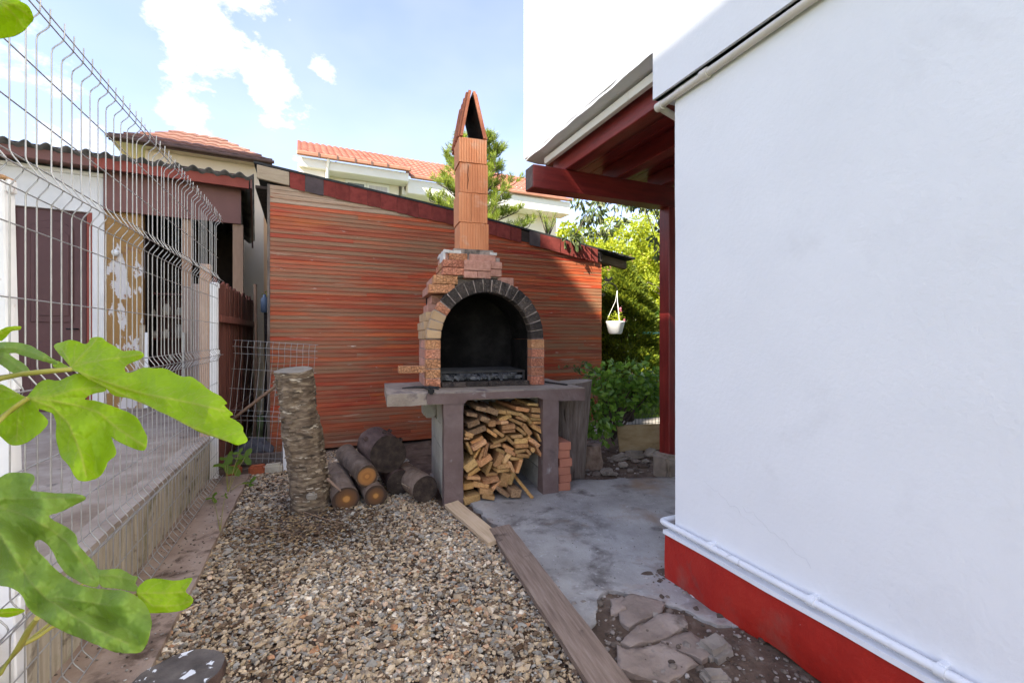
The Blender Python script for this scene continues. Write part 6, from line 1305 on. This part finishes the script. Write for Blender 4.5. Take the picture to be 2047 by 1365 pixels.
LD = [(860,780),(900,730),(950,710),(1010,710),(1080,722),(1140,718),(1205,705),(1190,745),(1165,790),(1200,820),(1212,850),(1180,890),(1120,915),(1030,922),(935,922),(900,880),(870,830)]
figleaf(LD, 0, 930, 3.138, .78, .03, -.15, [(2, (865,800),(960,800),(1080,800),(1170,790)), (2, (865,800),(960,880),(1100,880),(1200,850))], .05, seed=4)
LE = [(590,630),(630,655),(700,650),(760,652),(830,690),(865,700),(850,740),(870,770),(840,790),(780,780),(720,770),(640,760),(600,700)]
figleaf(LE, 0, 930, 3.138, .86, .0, -.2, [(2, (600,690),(700,690),(850,720))], .5, seed=5)
LF = [(0,170),(120,170),(220,190),(280,220),(350,260),(430,310),(440,330),(400,330),(330,310),(250,290),(180,270),(120,250),(70,255),(110,290),(180,330),(225,380),(230,420),(150,420),(80,390),(40,360),(0,330),(-60,300),(-60,190)]
figleaf(LF, 0, 640, 3.792, .64, .0, -.15, [(2, (-40,210),(100,210),(250,250),(420,320)), (2, (-40,250),(60,300),(200,400))], .6, seed=6)
figleaf([(-60,-10),(60,-10),(120,10),(165,40),(185,80),(190,115),(160,150),(140,175),(90,205),(40,215),(0,220),(-60,210)], 0, 0, 2.844, .66, .02, .1, [(2, (-20,0),(60,60),(140,160)), (2, (-20,0),(80,30),(180,100))], .0, seed=7)
figleaf([(-40,80),(0,75),(60,50),(155,45),(150,70),(90,80),(60,110),(20,150),(0,155),(-40,150)], 0, 640, 3.792, .68, 0, .1, [(2, (-40,110),(60,75),(150,55))], 0, seed=8)
figleaf([(-40,905),(0,900),(80,893),(155,905),(120,930),(50,950),(0,945),(-40,945)], 0, 930, 3.138, .62, 0, .1, [(2, (-40,925),(60,920),(150,908))], 0, seed=9)
def stem(pts, r):
    obj('petiole', MB().tube([p - FB_ for p in pts], r, 8).mesh('s'), FIGSTEM, fig)
c5 = lambda x, y, d: at(x / 3.792, 640 + y / 3.792, d); c6 = lambda x, y, d: at(x / 3.138, 930 + y / 3.138, d)
node1 = Vector((-.58, .55, 1.12)); node2 = Vector((-.50, .50, .98)); node3 = Vector((-.56, .52, .80))
stem([c5(545, 372, .615), c5(380, 385, .60), c5(180, 405, .60), c5(0, 440, .61), node1], [.0032, .0034, .0036, .004, .005])
stem([c5(212, 590, .597), c5(100, 670, .59), c5(0, 750, .585), node2], [.0032, .0034, .0036, .005])
stem([c6(235, 955, .545), c6(180, 1030, .56), c6(120, 1140, .57), c6(0, 1295, .58), node3], [.003, .0036, .004, .0042, .005]); stem([c6(870, 800, .78), c6(600, 930, .70), c6(320, 1015, .62), c6(230, 1080, .59), c6(130, 1130, .572)], .0026)
stem([at(-20, 20, .66), node1 + Vector((0, .02, .35)), node1 + Vector((0, 0, .1))], .004); stem([c5(-40, 215, .64), node1 + Vector((-.0, .02, .03))], .004); stem([at(-20, 1010, .5), node3 + Vector((0, 0, .06))], .0035)
stem([c5(-40, 110, .68), node1], .003); stem([c6(-40, 925, .62), node3], .003); stem([c6(600, 690, .86), c6(430, 800, .80), c6(300, 1000, .66), c6(150, 1120, .58)], .002)
obj('trunk', MB().tube([(0, 0, -.1), (.02, .03, .4), node3 - FB_, node2 - FB_, node1 - FB_, node1 - FB_ + Vector((.0, .0, .5))], [.022, .019, .015, .012, .009, .005], 9).mesh('t'), FIGBARK, fig)
# fig seedlings by the far post
FSM = leafmat('fig_seedling_leaf', [(.07, .15, .012), (.11, .20, .016), (.17, .26, .02)], trans=.5)
def seedling(name, base, tips, label, s=.10):
    e = empty(name, base, 0, label, 'seedling'); mb = MB(); V = []; F = []; T = []
    for (p, sz) in tips:
        q = p - Vector(base); mb.tube([(0, 0, 0), q * .5 + Vector((0, 0, .03)), q], .0025, 5, False)
        a0 = random.uniform(0, 6.28); nn = 20; nrm = Vector((random.uniform(-.4, .4), -.8, random.uniform(.3, 1))).normalized(); tx = nrm.cross(Vector((0, 0, 1))).normalized(); ty = nrm.cross(tx); i0 = len(V); V.append(q); T.append(.4)
        for i in range(nn):
            w = a0 + 2 * math.pi * i / nn; r = sz * (.62 + .38 * math.cos(w * 3)) * (1 if i % nn else .3); V.append(q + (tx * math.cos(w) + ty * math.sin(w)) * r + nrm * .012 * math.sin(w * 2)); T.append(random.uniform(.3, .9))
        for i in range(nn): F.append((i0, i0 + 1 + i, i0 + 1 + (i + 1) % nn))
    obj('stem', mb.mesh('s'), FIGSTEM, e); me = MB().add(V, F, True).mesh('l'); a = me.attributes.new('tone', 'FLOAT', 'POINT'); a.data.foreach_set('value', T); obj('leaves', me, FSM, e)
b_ = on_z(455, 985, .02); seedling('fig_seedling', b_, [(at(450, 930, 4.1), .10), (at(470, 935, 4.15), .09), (at(455, 915, 4.2), .07), (at(490, 913, 4.2), .09), (at(500, 965, 4.1), .07), (at(478, 905, 4.2), .05)], 'small fig seedling with lobed leaves growing at the far white post')
b_ = on_z(440, 1062, .03); seedling('fig_seedling', b_, [(at(425, 995, 3.6), .05), (at(440, 1056, 3.2), .025), (at(450, 990, 3.6), .03)], 'thin trailing fig shoot with yellow-green leaves on the strip')
